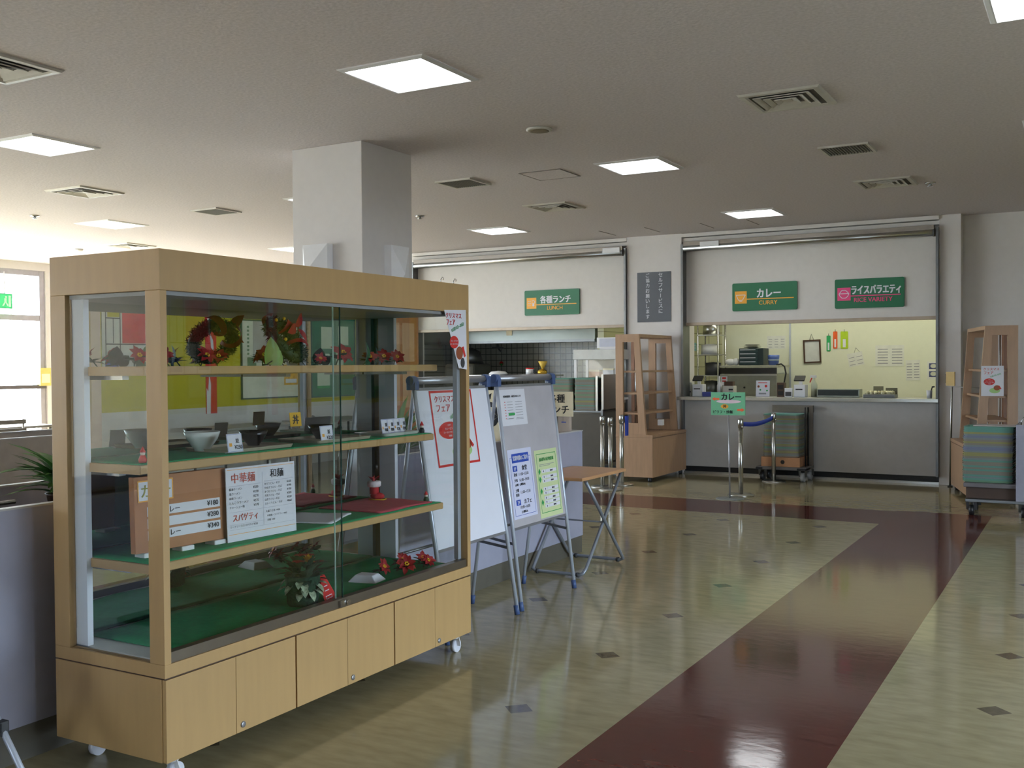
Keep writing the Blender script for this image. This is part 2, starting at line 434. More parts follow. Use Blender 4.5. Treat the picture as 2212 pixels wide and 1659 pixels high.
# big square column with two folded sconces
struct('column', MB().bx(-5.73, -5.02, 6.5, 7.18, 0, H), WALL, bevel=.004)
def sconce(label, loc, rz):
    t = thing('wall_sconce', label, 'wall lamp', loc, rz, 'folded sconces on the square column')
    # local: x along the wall, -y out of the wall
    w_, h_, d_ = .25, .46, .07
    v = [(-w_/2, 0, -h_/2), (w_/2, 0, -h_/2), (w_/2, 0, h_/2), (-w_/2, 0, h_/2),
         (-w_/2, -d_, -h_/2), (w_/2, -d_, -h_/2), (w_/2, -d_, h_/2), (-w_/2, -d_, h_/2), (-.04, -d_-.075, 0)]
    f = [(0, 3, 2, 1), (0, 1, 5, 4), (1, 2, 6, 5), (2, 3, 7, 6), (3, 0, 4, 7), (4, 5, 8), (5, 6, 8), (6, 7, 8), (7, 4, 8)]
    MB().add(v, f).build('shade', WHITE, t)
    MB().bx(-.05, .05, -.002, .02, -.05, .05).build('back_plate', WHITE, t)
sconce('white folded wall sconce on the wide left face of the column', (-5.44, 6.498, 2.245), 0)
sconce('white folded wall sconce on the narrow right face of the column', (-5.018, 6.91, 2.245), PI/2)

t = panel('wooden_notice_panel', 'brown wooden notice panel on the right face of the column, seen through the end pane', 'noticeboard', (-5.018, 6.56, .55), (0, 1, 0), (0, 0, 1))
MB().bx(0, .635, 0, 1.52, 0, .045).build('board', REDW, t, .003)
MB().bx(.20, .36, .98, 1.30, .045, .047).bx(.40, .57, .98, 1.30, .045, .047).bx(.20, .36, .62, .92, .045, .047).bx(.40, .57, .60, .92, .045, .047).build('pinned_sheets', mat('faded sheet', (190, 150, 112), .6), t)
# ---------------------------------------------------------------- ceiling fittings
def sq_ring(m, prof):
    v = []; f = []; n = len(prof)
    for r, z in prof: v += [(-r, -r, z), (r, -r, z), (r, r, z), (-r, r, z)]
    for k in range(n-1):
        for j in range(4): f.append((k*4+j, k*4+(j+1) % 4, (k+1)*4+(j+1) % 4, (k+1)*4+j))
    return m.add(v, f)
def ceiling_light(label, x, y, grp='square ceiling lights', first=[]):
    if first: return dup(first[0], (x, y, H), 0, label)
    t = thing('ceiling_light', label, 'ceiling light', (x, y, H), 0, grp)
    b = .272
    sq_ring(MB(), [(.312, -.001), (.306, -.007), (.284, -.014), (.276, -.014), (.271, -.004)]).build('frame', WHITE, t)
    MB().bx(-b, b, -b, b, -.007, -.001).build('diffuser', DIFF, t)
    first.append(t); return t
LL = [('large bright square ceiling light nearest the camera, left of the middle', -3.64, 5.19),
      ('bright square ceiling light near the upper left edge of the photo', -7.28, 5.32),
      ('square ceiling light in the middle, between the round speaker and the curry counter', -3.55, 8.62),
      ('small square ceiling light just in front of the curry sign', -3.51, 12.06),
      ('square ceiling light in front of the lunch sign, right of the column', -6.84, 11.78),
      ('square ceiling light in the bright left part, beyond the square diffuser', -10.57, 8.68),
      ('square ceiling light cut by the upper right corner of the photo', -.17, 5.66),
      ('square ceiling light barely showing at the right edge of the photo', -.16, 8.80),
      ('square ceiling light half hidden behind the left face of the column', -7.16, 8.62),
      ('farthest left square ceiling light low beside the column', -10.5, 12.0)]
for l_, x, y in LL: ceiling_light(l_, x, y)
KL = lampmat('kitchen lamp', (255, 255, 232), 18)
def tube_lamp(label, x, y):
    t = thing('kitchen_ceiling_lamp', label, 'ceiling light', (x, y, H), 0, 'kitchen ceiling lamps')
    MB().bx(-.62, .62, -.16, .16, -.05, 0).build('housing', WHITE, t)
    MB().bx(-.58, .58, -.13, .13, -.06, -.05).build('diffuser', KL, t)
tube_lamp('white kitchen ceiling lamp over the left half of the curry kitchen', -4.1, 14.85)
tube_lamp('white kitchen ceiling lamp over the right half of the curry kitchen', -2.5, 14.85)
KL = lampmat('dim kitchen lamp', (255, 255, 240), 3)
tube_lamp('white kitchen ceiling lamp over the right half of the lunch kitchen', -7.2, 14.05)
tube_lamp('added unseen lamp brightening the tiles in the left half of the lunch kitchen', -8.9, 14.05)  # unseen lamp added to brighten the tiled wall

DIFM = mat('diffuser metal', (196, 192, 182), .5, .1); DUCT = mat('dark duct', (96, 92, 84), .8)
def diffuser(label, x, y, a=.27, first=[]):
    if first: return dup(first[0], (x, y, H), 0, label)
    t = thing('ceiling_diffuser', label, 'air vent', (x, y, H), 0, 'square louvred air diffusers')
    def ring(m, ro, ri, zo, zi, th=.006):
        v = []
        for r, z in ((ro, zo), (ri, zi), (ri, zi+th), (ro, zo+th)):
            v += [(-r, -r, z), (r, -r, z), (r, r, z), (-r, r, z)]
        f = []
        for k in range(4):
            for j in range(4):
                f.append((k*4+j, k*4+(j+1) % 4, ((k+1) % 4)*4+(j+1) % 4, ((k+1) % 4)*4+j))
        m.add(v, f); return m
    sq_ring(MB(), [(a, -.001), (a-.012, -.014), (a-.045, -.016), (a-.055, -.006)]).build('frame', DIFM, t)
    MB().bx(-a+.03, a-.03, -a+.03, a-.03, -.004, -.001).build('duct', DUCT, t)
    for k, (ro, ri) in enumerate(((.185, .150), (.130, .095), (.075, .03))):
        ring(MB(), ro, ri, -.020, -.006).build('louver', DIFM, t)
    MB().bx(-.03, .03, -.03, .03, -.012, -.008).build('core', DIFM, t)
    first.append(t); return t
for l_, x, y in (('square louvred air diffuser at the upper right, nearest of the right hand ones', -1.80, 6.97),
                 ('square louvred air diffuser right of the small light before the curry sign', -1.80, 10.70),
                 ('square louvred air diffuser beyond the access hatch, toward the lunch sign', -5.28, 10.33),
                 ('bright edged square air diffuser on the left between two lights', -8.84, 6.94),
                 ('square louvred air diffuser cut by the left edge of the photo', -5.62, 3.80),
                 ('faint square air diffuser low over the showcase top at left', -12.2, 10.32)):
    diffuser(l_, x, y)
def grille(label, x, y, a=.2, first=[]):
    if first: return dup(first[0], (x, y, H), 0, label)
    t = thing('return_grille', label, 'air vent', (x, y, H), 0, 'square slatted return air grilles')
    m = MB(); b = a-.022
    m.bx(-a, a, -a, -b, -.016, 0).bx(-a, a, b, a, -.016, 0).bx(-a, -b, -b, b, -.016, 0).bx(b, a, -b, b, -.016, 0).build('frame', DIFM, t)
    s = MB()
    for k in range(15):
        xx = -b+.012+(2*b-.024)*k/14
        s.bx(xx-.004, xx+.004, -b, b, -.013, -.003)
    s.build('slats', mat('grille grey', (130, 128, 120), .6), t)
    MB().bx(-b, b, -b, b, -.003, -.001).build('duct', DUCT, t)
    first.append(t); return t
for l_, x, y in (('square slatted return grille at the right, between two louvred diffusers', -1.79, 8.85), ('square slatted return grille right of the column top', -5.34, 8.51), ('small square slatted return grille left of the column', -8.69, 8.57)):
    grille(l_, x, y)
t = thing('ceiling_speaker', 'round perforated speaker in the ceiling, right of the column', 'speaker', (-3.64, 6.88, H))
MB().lathe([(.098, 0), (.098, -.012), (.085, -.018)], 28).build('rim', DIFM, t)
m = MB().lathe([(.084, -.0165), (.06, -.021), (.0, -.023)], 28)
m.build('grille', mat('speaker grille', (124, 114, 92), .7, var=.25, scale=160), t)
t = thing('access_hatch', 'flush square access hatch outlined on the ceiling beside a return grille', 'hatch', (-4.43, 8.58, H))
m = MB(); a = .215
m.bx(-a, a, -a, -a+.008, -.006, 0).bx(-a, a, a-.008, a, -.006, 0).bx(-a, -a+.008, -a, a, -.006, 0).bx(a-.008, a, -a, a, -.006, 0).build('edge_strip', mat('hatch edge', (120, 112, 104), .6), t)
MB().bx(-a+.008, a-.008, -a+.008, a-.008, -.004, -.0005).build('hatch_panel', CEIL, t)
def sprinkler(label, x, y):
    t = thing('sprinkler_head', label, 'sprinkler', (x, y, H), 0, 'ceiling sprinkler heads')
    MB().lathe([(.055, 0), (.05, -.012), (.018, -.016), (.016, -.03)], 16).build('rosette', CHROME, t)
    MB().lathe([(.028, -.034), (.03, -.038), (0, -.04)], 14).build('deflector', CHROME, t)
sprinkler('small chrome sprinkler head on the ceiling just right of the column', -6.96, 10.12)
sprinkler('chrome sprinkler head on the bright ceiling at far left', -10.7, 7.71)
sprinkler('small sprinkler head beside the far right square diffuser', -1.42, 10.95)
t = thing('smoke_detector', 'faint white smoke detector on the ceiling over the left windows', 'smoke detector', (-13.2, 10.24, H))
MB().lathe([(.06, 0), (.06, -.02), (.04, -.04), (0, -.045)], 18).build('body', WHITE, t)
for x in (-5.75, -5.1, -4.35, -3.75):
    m = MB().bx(x-.006, x+.006, 12.55, 13.1, -.002, .001)
    o = m.build('expansion_joint', mat('hatch edge', (120, 112, 104), .6), None, 0, (0, 0, H-.001)); tag(o, 'short dark joint line in the ceiling before the counters', 'joint', 'ceiling joint lines')

# green exit sign against the window wall
t = panel('exit_sign', 'small green exit sign hanging before the left windows', 'sign', (-15.42, 10.40, 2.47), (0, 1, 0), (0, 0, 1))
EXG = mat('exit green', (60, 190, 120), .5, emit=.35)
MB().bx(0, .24, 0, .24, 0, .05).build('housing', mat('exit green plastic', (50, 150, 96), .5), t)
m = MB().rect(.01, .23, .01, .23, .051)
m.build('face', EXG, t)
m = MB().disc(.13, .185, .018, .018, .052).rect(.10, .14, .10, .165, .052).flat([(.10, .10), (.125, .10), (.09, .04), (.06, .04)], .052).flat([(.12, .10), (.14, .10), (.17, .06), (.165, .04), (.15, .04)], .052).rect(.175, .215, .03, .21, .052)
m.build('pictogram', mat('pale mint', (190, 232, 208), .6), t)
for sx in (.03, .21): pass
MB().tube([(.12, .24, .025), (.12, .60, .025)], .008).build('hanger_rod', WHITE, t)

# tree outside the windows
def tree(name, label, loc, h, rc, nl, seed):
    q = random.Random(seed)
    t = thing(name, label, 'tree', loc)
    MB().tube([(0, 0, -.1), (.05, .05, h*.35), (0, .1, h*.8)], .16, 10, r2=.05).build('trunk', BROWN, t)
    m = MB()
    for _ in range(nl):
        while 1:
            p = Vector((q.uniform(-1, 1), q.uniform(-1, 1), q.uniform(-1, 1)))
            if p.length < 1: break
        c = Vector((p.x*rc, p.y*rc, h*.68+p.z*h*.36)); a = Vector((q.uniform(-1, 1), q.uniform(-1, 1), q.uniform(-1, 1))).normalized(); b = a.orthogonal().normalized(); s = q.uniform(.10, .2)
        m.add([c-a*s, c+b*s*.5, c+a*s, c-b*s*.5], [(0, 1, 2, 3)])
    m.build('crown', mat('glare pale leaf', (150, 156, 142), .7), t)  # leaf colour paled to carry the overexposed daylight outside
tree('garden_tree', 'leafy tree outside beyond the left windows', (-24.5, 15.2, -.12), 6.2, 2.2, 1500, 3)
# ================================================================ the glass showcase
def off(t): return tuple(-v for v in t.location)
XF, XB, Y0, Y1, Z0, Z1 = -2.84, -3.43, 2.53, 4.57, .10, 1.915
sh = thing('display_showcase', 'tall beech showcase with glass sides, mirror back and castors holding food samples', 'display case', (-3.135, 3.55, 0))
def S(mb, name, m, bevel=0, parent=sh): return mb.build(name, m, parent, bevel, off(sh) if parent is sh else None)
S(MB().bx(XB, XF-.02, Y0, Y1, Z0, .397), 'base_cabinet', BEECH, .002)
dy = [2.533, 2.873, 3.212, 3.546, 3.892, 4.232, 4.568]
for k in range(6):
    g = .0045 if k in (1, 3) else .001
    a, b = dy[k]+(.0045 if k in (2, 4) else .001), dy[k+1]-g
    dr = S(MB().bx(XF-.019, XF, a, b, Z0+.001, .396), 'door', BEECH, .0012)
    if k % 2:
        yy = a+.032
        MB().lathe([(.012, 0), (.012, .004), (.006, .005), (0, .005)], 16).build('lock', SILV, dr).matrix_local = Matrix.Translation((XF, yy, .128)) @ Matrix.Rotation(PI/2, 4, 'Y')
S(MB().bx(XB, XF-.004, Y0+.004, Y1-.004, .397, .402), 'shadow_gap', BROWN)
S(MB().bx(XB, XF, Y0, Y1, .402, .450), 'base_rail', BEECH, .0015)
tr = S(MB().bx(XF-.045, XF-.008, Y0+.03, Y1-.03, .450, .488), 'sliding_track', mat('bronze track', (112, 102, 88), .35, .6))
MB().bx(XF-.008, XF+.004, 3.495, 3.53, .452, .482).tube([(XF+.002, 3.545, .468), (XF+.012, 3.545, .468)], .012).build('lock', CHROME, tr)
for (xa, xb, ya, yb) in ((XF-.075, XF, Y0, Y0+.03), (XB, XB+.085, Y0, Y0+.03), (XF-.075, XF, Y1-.03, Y1), (XB, XB+.085, Y1-.03, Y1)):
    S(MB().bx(xa, xb, ya, yb, .450, 1.770), 'post', BEECH, .0015)
S(MB().bx(XB, XF, Y0, Y1, 1.770, Z1), 'header', BEECH, .002)
S(MB().bx(XB+.01, XF-.02, Y0+.02, Y1-.02, 1.755, 1.7695), 'ceiling_panel', mat('grey case ceiling', (150, 152, 154), .5))
for ya in (Y0+.030, Y1-.055):
    S(MB().bx(XB+.045, XB+.148, ya, ya+.025, .452, 1.755), 'aluminium_upright', FRAMEW)
S(MB().bx(XF-.065, XF-.040, Y1-.058, Y1-.030, .488, 1.755), 'aluminium_stile', ALU)
S(MB().bx(XB+.085, XF-.075, Y0+.011, Y0+.017, .450, 1.770), 'end_pane', GLASS)
S(MB().bx(XB+.085, XF-.075, Y1-.017, Y1-.011, .450, 1.770), 'end_pane', GLASS)
GE = mat('glass edge green', (22, 66, 58), .2); GE2 = mat('pale glass edge', (170, 205, 195), .2)
gp = S(MB().bx(XF-.022, XF-.017, Y0+.03, 3.535, .488, 1.755), 'sliding_pane', GLASS)
MB().bx(XF-.0225, XF-.0165, 3.5352, 3.5385, .488, 1.755).build('pane_edge', GE, gp)
gp = S(MB().bx(XF-.036, XF-.031, 3.508, Y1-.03, .488, 1.755), 'sliding_pane', GLASS)
MB().bx(XF-.0365, XF-.0305, 3.505, 3.5078, .488, 1.755).build('pane_edge', GE2, gp)
for o in list(sh.children):
    if o.name.startswith('sliding_pane'):
        pass
S(MB().bx(XB+.014, XB+.020, Y0+.03, Y1-.03, .452, 1.755), 'mirror_back', MIRROR)
S(MB().bx(XB, XB+.013, Y0+.03, Y1-.03, .450, 1.770), 'back_board', BEECH)
S(MB().bx(XB+.021, XF-.046, Y0+.03, Y1-.03, .4505, .456), 'deck', mat('deck grey', (196, 196, 190), .5))
for zt, xf in ((1.503, -2.985), (1.143, -3.01), (.785, -2.955)):
    s_ = S(MB().bx(-3.405, xf, 2.585, 4.475, zt-.020, zt), 'shelf', BEECH, .001)
    MB().prism([(xf-.004, zt-.034), (xf+.004, zt-.030), (xf+.004, zt-.002), (xf-.004, zt-.001)], 2.580, 4.480, 0, lambda x, y, z: (x, z, y)).bx(-3.40, xf, 2.579, 2.587, zt-.034, zt-.001).bx(-3.40, xf, 4.473, 4.481, zt-.034, zt-.001).build('edge_trim', BEECH, s_)
    MB().bx(-3.405, xf-.16, 2.62, 2.65, zt-.05, zt-.0205).bx(-3.405, xf-.16, 4.41, 4.44, zt-.05, zt-.0205).bx(-3.405, xf-.16, 3.51, 3.54, zt-.05, zt-.0205).build('bracket', CHROME, s_)
for cx, cy_ in ((-3.36, 2.64), (-2.905, 2.61), (-3.36, 4.50), (-2.905, 4.50)):
    c_ = S(MB().lathe([(.028, .078), (.03, .1)], 14, (cx, cy_, 0)).bar((cx-.018, cy_, .085), (cx-.018, cy_+.018, .034), .004, .03).bar((cx+.018, cy_, .085), (cx+.018, cy_+.018, .034), .004, .03), 'castor', WHITE)
    MB().tube([(cx-.012, cy_+.018, .034), (cx+.012, cy_+.018, .034)], .034, 20).build('wheel', mat('pale wheel', (214, 216, 226), .3), c_)

# green felt liners
def sheet(name, label, cat, xa, xb, ya, yb, z, m, th=.003, wav=.0, grp=None, rz=0, drop=0):
    t = tag(bpy.data.objects.new(name, None), label, cat, grp) if 0 else None
    nx, ny = 12, 24
    cx, cy_ = (xa+xb)/2, (ya+yb)/2
    q = random.Random(int(1000*abs(xa+ya)))
    ph = [q.uniform(0, 6) for _ in range(4)]
    v = []
    for top in (1, 0):
        for i in range(nx+1):
            for j in range(ny+1):
                x = xa-cx+(xb-xa)*i/nx; y = ya-cy_+(yb-ya)*j/ny
                e = wav*(.5+.5*math.sin(9*x+14*y+ph[0])*math.sin(5*y-17*x+ph[1]))
                ex = wav*1.2*math.sin(6*y*3+ph[2]) if i in (0, nx) else 0
                p = rotz((x+ex, y, (th if top else 0)+e*(1 if top else .3)), rz); v.append(p)
    n1 = (nx+1)*(ny+1); f = []
    for i in range(nx):
        for j in range(ny):
            a = i*(ny+1)+j; f.append((a, a+ny+1, a+ny+2, a+1)); f.append((n1+a, n1+a+1, n1+a+ny+2, n1+a+ny+1))
    per = [i*(ny+1) for i in range(nx+1)]+[nx*(ny+1)+j for j in range(1, ny+1)]+[i*(ny+1)+ny for i in range(nx-1, -1, -1)]+[j for j in range(ny-1, 0, -1)]
    for a, b in zip(per, per[1:]+per[:1]): f.append((a, n1+a, n1+b, b))
    o = MB().add(v, f, 0, True).build(name, m, None, 0, (cx, cy_, z))
    return tag(o, label, cat, grp)
sheet('felt_liner', 'green felt sheet on the middle showcase shelf under the bowls', 'cloth', -3.40, -3.012, 2.588, 4.47, 1.1435, GREENC)
sheet('felt_liner', 'green felt sheet on the lower showcase shelf under the menu boards', 'cloth', -3.40, -2.958, 2.588, 4.47, .7855, GREENC)
sheet('felt_liner', 'green felt sheet on the bottom deck of the showcase', 'cloth', -3.40, -2.93, 2.66, 4.50, .4565, GREENC, .004, .006)
sheet('place_mat', 'dark red cloth mat on the lower showcase shelf', 'place mat', -3.36, -2.985, 3.98, 4.42, .789, REDC, .004, .006)
sheet('paper_mat', 'white sheet lying on the lower showcase shelf beside the white menu board', 'paper', -3.30, -3.03, 3.56, 3.86, .789, PAPER, .002, .006, None, .35)

# trays on the middle shelf
def tray_mb(lx, ly, h=.014, t=.0035, r=.03, flare=.008):
    def loop(dx, z):
        out = []
        for cx, cy_, a0 in ((lx/2-r, ly/2-r, 0), (-lx/2+r, ly/2-r, PI/2), (-lx/2+r, -ly/2+r, PI), (lx/2-r, -ly/2+r, 1.5*PI)):
            for k in range(5):
                a = a0+PI/2*k/4; out.append((cx+(r+dx)*math.cos(a), cy_+(r+dx)*math.sin(a), z))
        return out
    L_ = [loop(-flare, 0), loop(0, h), loop(-t, h), loop(-flare-t, t)]
    v = [p for l in L_ for p in l]; n = 20
    f = [(k*n+j, k*n+(j+1) % n, (k+1)*n+(j+1) % n, (k+1)*n+j) for k in range(3) for j in range(n)]
    f.append(tuple(range(n))[::-1]); f.append(tuple(range(3*n, 4*n)))
    return MB().add(v, f)
TRB = mat('pale brown tray', (176, 164, 140), .4); TRW = mat('pale tray', (206, 204, 194), .4)
tag(tray_mb(.27, .40).build('serving_tray', TRB, None, 0, (-3.19, 3.27, 1.147)), 'pale brown tray under the white bowl in the showcase', 'tray')
tag(tray_mb(.27, .40).build('serving_tray', TRB, None, 0, (-3.19, 3.83, 1.147)), 'pale brown tray behind the single price card, middle of the shelf', 'tray')
o = tray_mb(.22, .30).build('serving_tray', TRW, None, 0, (-3.16, 4.28, 1.147)); tag(o, 'pale tray under the wide price card at the right end of the shelf', 'tray')

def bowl(label, loc, r, h, m, fill, soup):
    t = thing('noodle_bowl' if r > .065 else 'soup_bowl', label, 'bowl', loc)
    MB().lathe([(r*.42, 0), (r*.45, h*.12), (r*.5, h*.16), (r*.85, h*.62), (r, h), (r*.96, h), (r*.80, h*.62), (r*.4, h*.25), (0, h*.22)], 28).build('bowl_body', m, t)
    m_ = MB().lathe([(r*.90, h*.80), (r*.5, h*.84), (0, h*.85)], 24)
    m_.build('food', fill, t)
WB = mat('white porcelain', (222, 226, 222), .25, var=.01); BB = mat('black lacquer', (24, 20, 20), .2); SOUP = mat('brown soup', (84, 56, 36), .3)
bowl('big white noodle bowl in the middle of the showcase', (-3.23, 3.09, 1.1508), .074, .080, WB, SOUP, 0)
bowl('black lacquer bowl beside the big white bowl', (-3.24, 3.40, 1.1508), .064, .066, BB, SOUP, 0)
bowl('black lacquer bowl behind the price card on the second tray', (-3.24, 3.86, 1.1508), .064, .066, BB, SOUP, 0)

def price_card(label, loc, w_, h_, txt, m=PAPER, cols=1):
    t = panel('price_card', label, 'price card', loc, (0, 1, 0), (-.16, 0, 1))
    MB().bx(0, w_, 0, h_, -.002, 0).build('card', m, t)
    a = MB()
    for k in range(cols):
        x0 = w_*k/cols
        a.text('¥%s' % txt[k], x0+w_/cols*.45, h_*.16, h_*.22, .0006, 0, w_/cols*.5).text('並', x0+w_/cols*.55, h_*.5, h_*.26, .0006, 0).rect(x0+w_/cols*.12, x0+w_/cols*.3, h_*.32, h_*.5, .0006, 1)
        a.frame(x0+.002, x0+w_/cols-.002, .002, h_-.002, .0012, .0005, 2)
    a.build('lettering', [INK, ORANGE, BLUE], t)
    MB().bx(.012, w_-.012, 0, .004, -.03, -.002).build('foot', WHITE, t)
    return t
price_card('small white price card in front of the black bowl beside the white bowl', (-3.052, 3.06, 1.1508), .085, .075, ['250'])
price_card('small white price card on the second tray in the showcase', (-3.07, 3.66, 1.1508), .088, .075, ['220'])
price_card('wide white card with several prices at the right end of the middle shelf', (-3.15, 4.23, 1.1508), .21, .075, ['180', '200', '220', '240'], PAPER, 4)
t = panel('dish_tag', 'yellow card with a black character on a clear stand behind the second tray', 'price card', (-3.29, 3.70, 1.215), (0, 1, 0), (-.1, 0, 1))
MB().bx(0, .078, 0, .066, -.002, 0).build('card', YELF, t)
MB().text('丼', .039, .012, .042, .0006, 0, None, .04, 'C').build('lettering', INK, t)
MB().tube([(.039, 0, -.001), (.039, -.066, -.004)], .004).build('stem', GLASS, t)

# small ornaments
def figurine(label, loc, body, hat, s=1.0):
    t = thing('ornament_figurine', label, 'figurine', loc)
    MB().lathe([(.014*s, 0), (.016*s, .012*s), (.010*s, .028*s), (0, .03*s)], 14).build('body', body, t)
    MB().ell((0, 0, .036*s), (.010*s, .010*s, .010*s), 10).build('head', mat('figurine head', (232, 214, 200), .6), t)
    MB().lathe([(.0115*s, .040*s), (.0108*s, .044*s), (.006*s, .054*s), (.0, .064*s)], 12).build('hat', hat, t)
FR = mat('figurine red', (196, 26, 30), .5)
figurine('little red figurine with pointed hat at the left front of the middle shelf', (-3.065, 2.64, 1.1472), FR, FR, .95)
figurine('tiny dark figurine with red hat near the right end of the middle shelf', (-3.24, 4.42, 1.1472), BROWN, FR, .95)
figurine('tiny black and white figurine at the right corner of the middle shelf', (-3.06, 4.45, 1.1472), BLACK, FR, .95)
figurine('tiny figurine at the right corner of the lower shelf, past the red mat', (-3.03, 4.44, .7892), LEAFD, FR, .9)
t = thing('felt_boot', 'red felt boot ornament with white cuff standing on the dark red mat', 'ornament', (-3.29, 4.34, .797), .3)
MB().tube([(0, 0, .03), (0, 0, .075)], .024, 14).ell((.018, 0, .019), (.040, .023, .019), 14).build('boot', mat('boot red', (176, 20, 34), .8), t)
MB().lathe([(.028, .066), (.036, .072), (.037, .092), (.031, .098), (0, .097)], 14).build('cuff', mat('white fleece', (224, 212, 214), .9, bump=.4, scale=90), t)
m = MB()
for k in range(9):
    a = k*2.4; m.add([(0, 0, .09), (.01*math.cos(a), .01*math.sin(a), .10), (.035*math.cos(a), .035*math.sin(a), .125), (.012*math.cos(a+.9), .012*math.sin(a+.9), .11)], [(0, 1, 2, 3)])
m.build('holly', BRACT, t)
MB().tube([(-.02, -.022, .002), (.06, -.02, .002), (.06, .02, .002), (-.02, .022, .002)], .003, 6).build('gold_trim', YELF, t)

def leafpoly(m, base, dirv, upv, L_, w_, mi=0, bend=.25, seg=4):
    base = Vector(base); d = Vector(dirv).normalized(); u = Vector(upv); u = (u-d*u.dot(d)).normalized(); s = d.cross(u); v = []
    for k in range(seg+1):
        t_ = k/seg; ww = w_*math.sin(PI*(.08+.92*t_))**.8 if k < seg else 0
        c = base+d*(L_*t_)-u*(bend*L_*t_*t_)
        v += [c-s*ww/2+u*.15*ww, c, c+s*ww/2+u*.15*ww]
    f = []
    for k in range(seg):
        a = 3*k; f += [(a, a+3, a+4, a+1), (a+1, a+4, a+5, a+2)]
    m.add(v, f, mi, True)
def poinsettia(label, loc, s=1.0, seed=0, grp=None, nb=9):
    q = random.Random(seed)
    t = thing('artificial_poinsettia', label, 'flower', loc, q.uniform(-.5, .3), grp)
    hgt = .040*s
    n = Vector((.75, -.35, .65)).normalized(); e1 = n.orthogonal().normalized(); e2 = n.cross(e1)
    c = Vector((.012*s, 0, hgt))
    MB().tube([(-.02*s, .01, 0), (-.005*s, 0, hgt*.6), c], .0025*s, 6).build('stem', LEAFD, t)
    m = MB()
    for k in range(nb):
        a = 2*PI*k/nb+q.uniform(-.2, .2); leafpoly(m, c, e1*math.cos(a)+e2*math.sin(a)+n*q.uniform(.15, .5), n, .046*s*q.uniform(.75, 1.1), .024*s, 0, .25)
    for v_ in range(len(m.v)): m.v[v_] = (m.v[v_][0], m.v[v_][1], max(m.v[v_][2], .001))
    m.build('bracts', BRACT, t)
    m = MB()
    for k in range(8):
        a = 2*PI*k/8+q.uniform(-.4, .4); leafpoly(m, (0, 0, .016*s), (math.cos(a), math.sin(a), q.uniform(.1, .9)), (0, 0, 1), .055*s, .028*s, 0, .25)
    for v_ in range(len(m.v)): m.v[v_] = (m.v[v_][0], m.v[v_][1], max(m.v[v_][2], .001))
    m.build('leaves', LEAFD, t)
    m = MB()
    for k in range(6): m.ell(tuple(c+n*.006*s+e1*(.007*s*math.cos(k))+e2*(.007*s*math.sin(k))), (.004*s,)*3, 6)
    m.build('flower_centre', YELF, t)
G = 'artificial poinsettias along the top shelf'
for k, (y, x, s, lb) in enumerate(((2.70, -3.16, .95, 'red artificial poinsettia at the left end of the top shelf'), (2.86, -3.20, 1.0, 'red artificial poinsettia on the top shelf, second from the left end'),
        (3.02, -3.14, 1.0, 'red artificial poinsettia just right of the showcase corner post, top shelf'), (3.20, -3.25, .95, 'red artificial poinsettia low under the reflected wreath on the top shelf'),
        (3.36, -3.14, 1.05, 'red artificial poinsettia left of the big green leaf, top shelf'), (3.60, -3.03, .7, 'red artificial poinsettia at the left foot of the wreath'),
        (3.92, -3.17, 1.35, 'tall red artificial poinsettia right beside the wreath'), (4.08, -3.12, .95, 'red artificial poinsettia in front of the dark round leaf, top shelf'),
        (4.22, -3.14, 1.0, 'red artificial poinsettia, second from the right end of the top shelf'), (4.36, -3.16, .95, 'red artificial poinsettia at the right end of the top shelf'))):
    poinsettia(lb, (x, y, 1.5035), s*1.05, k, grp=G)
def bigleaf(label, loc, rz, s, m_):
    t = thing('artificial_leaf', label, 'leaf', loc, rz, 'big artificial leaves on the top shelf')
    m = MB()
    leafpoly(m, (0, 0, .006), (.35, .15, .9), (1, 0, .1), .14*s, .12*s, 0, .35, 7)
    leafpoly(m, (0, .02, .006), (.3, .6, .6), (1, 0, .1), .10*s, .09*s, 0, .3, 6)
    m.build('blade', m_, t)
    MB().tube([(0, -.03, .003), (0, 0, .006), (.01, .02, .02)], .003, 6).build('stalk', LEAFD, t)
bigleaf('large bright green artificial leaf left of the wreath on the top shelf', (-3.06, 3.30, 1.5035), 0, .8, LEAFL)
bigleaf('dark green rounded artificial leaf right of the tall poinsettia', (-3.10, 4.02, 1.5035), .5, .75, mat('mid leaf green', (44, 92, 60), .5, var=.2))
bigleaf('dark green artificial leaf lying between the last red flowers, top shelf', (-3.22, 4.27, 1.5035), .9, .6, LEAFD)
bigleaf('dark green artificial leaf behind the corner post on the top shelf', (-3.24, 2.94, 1.5035), .9, .55, LEAFD)

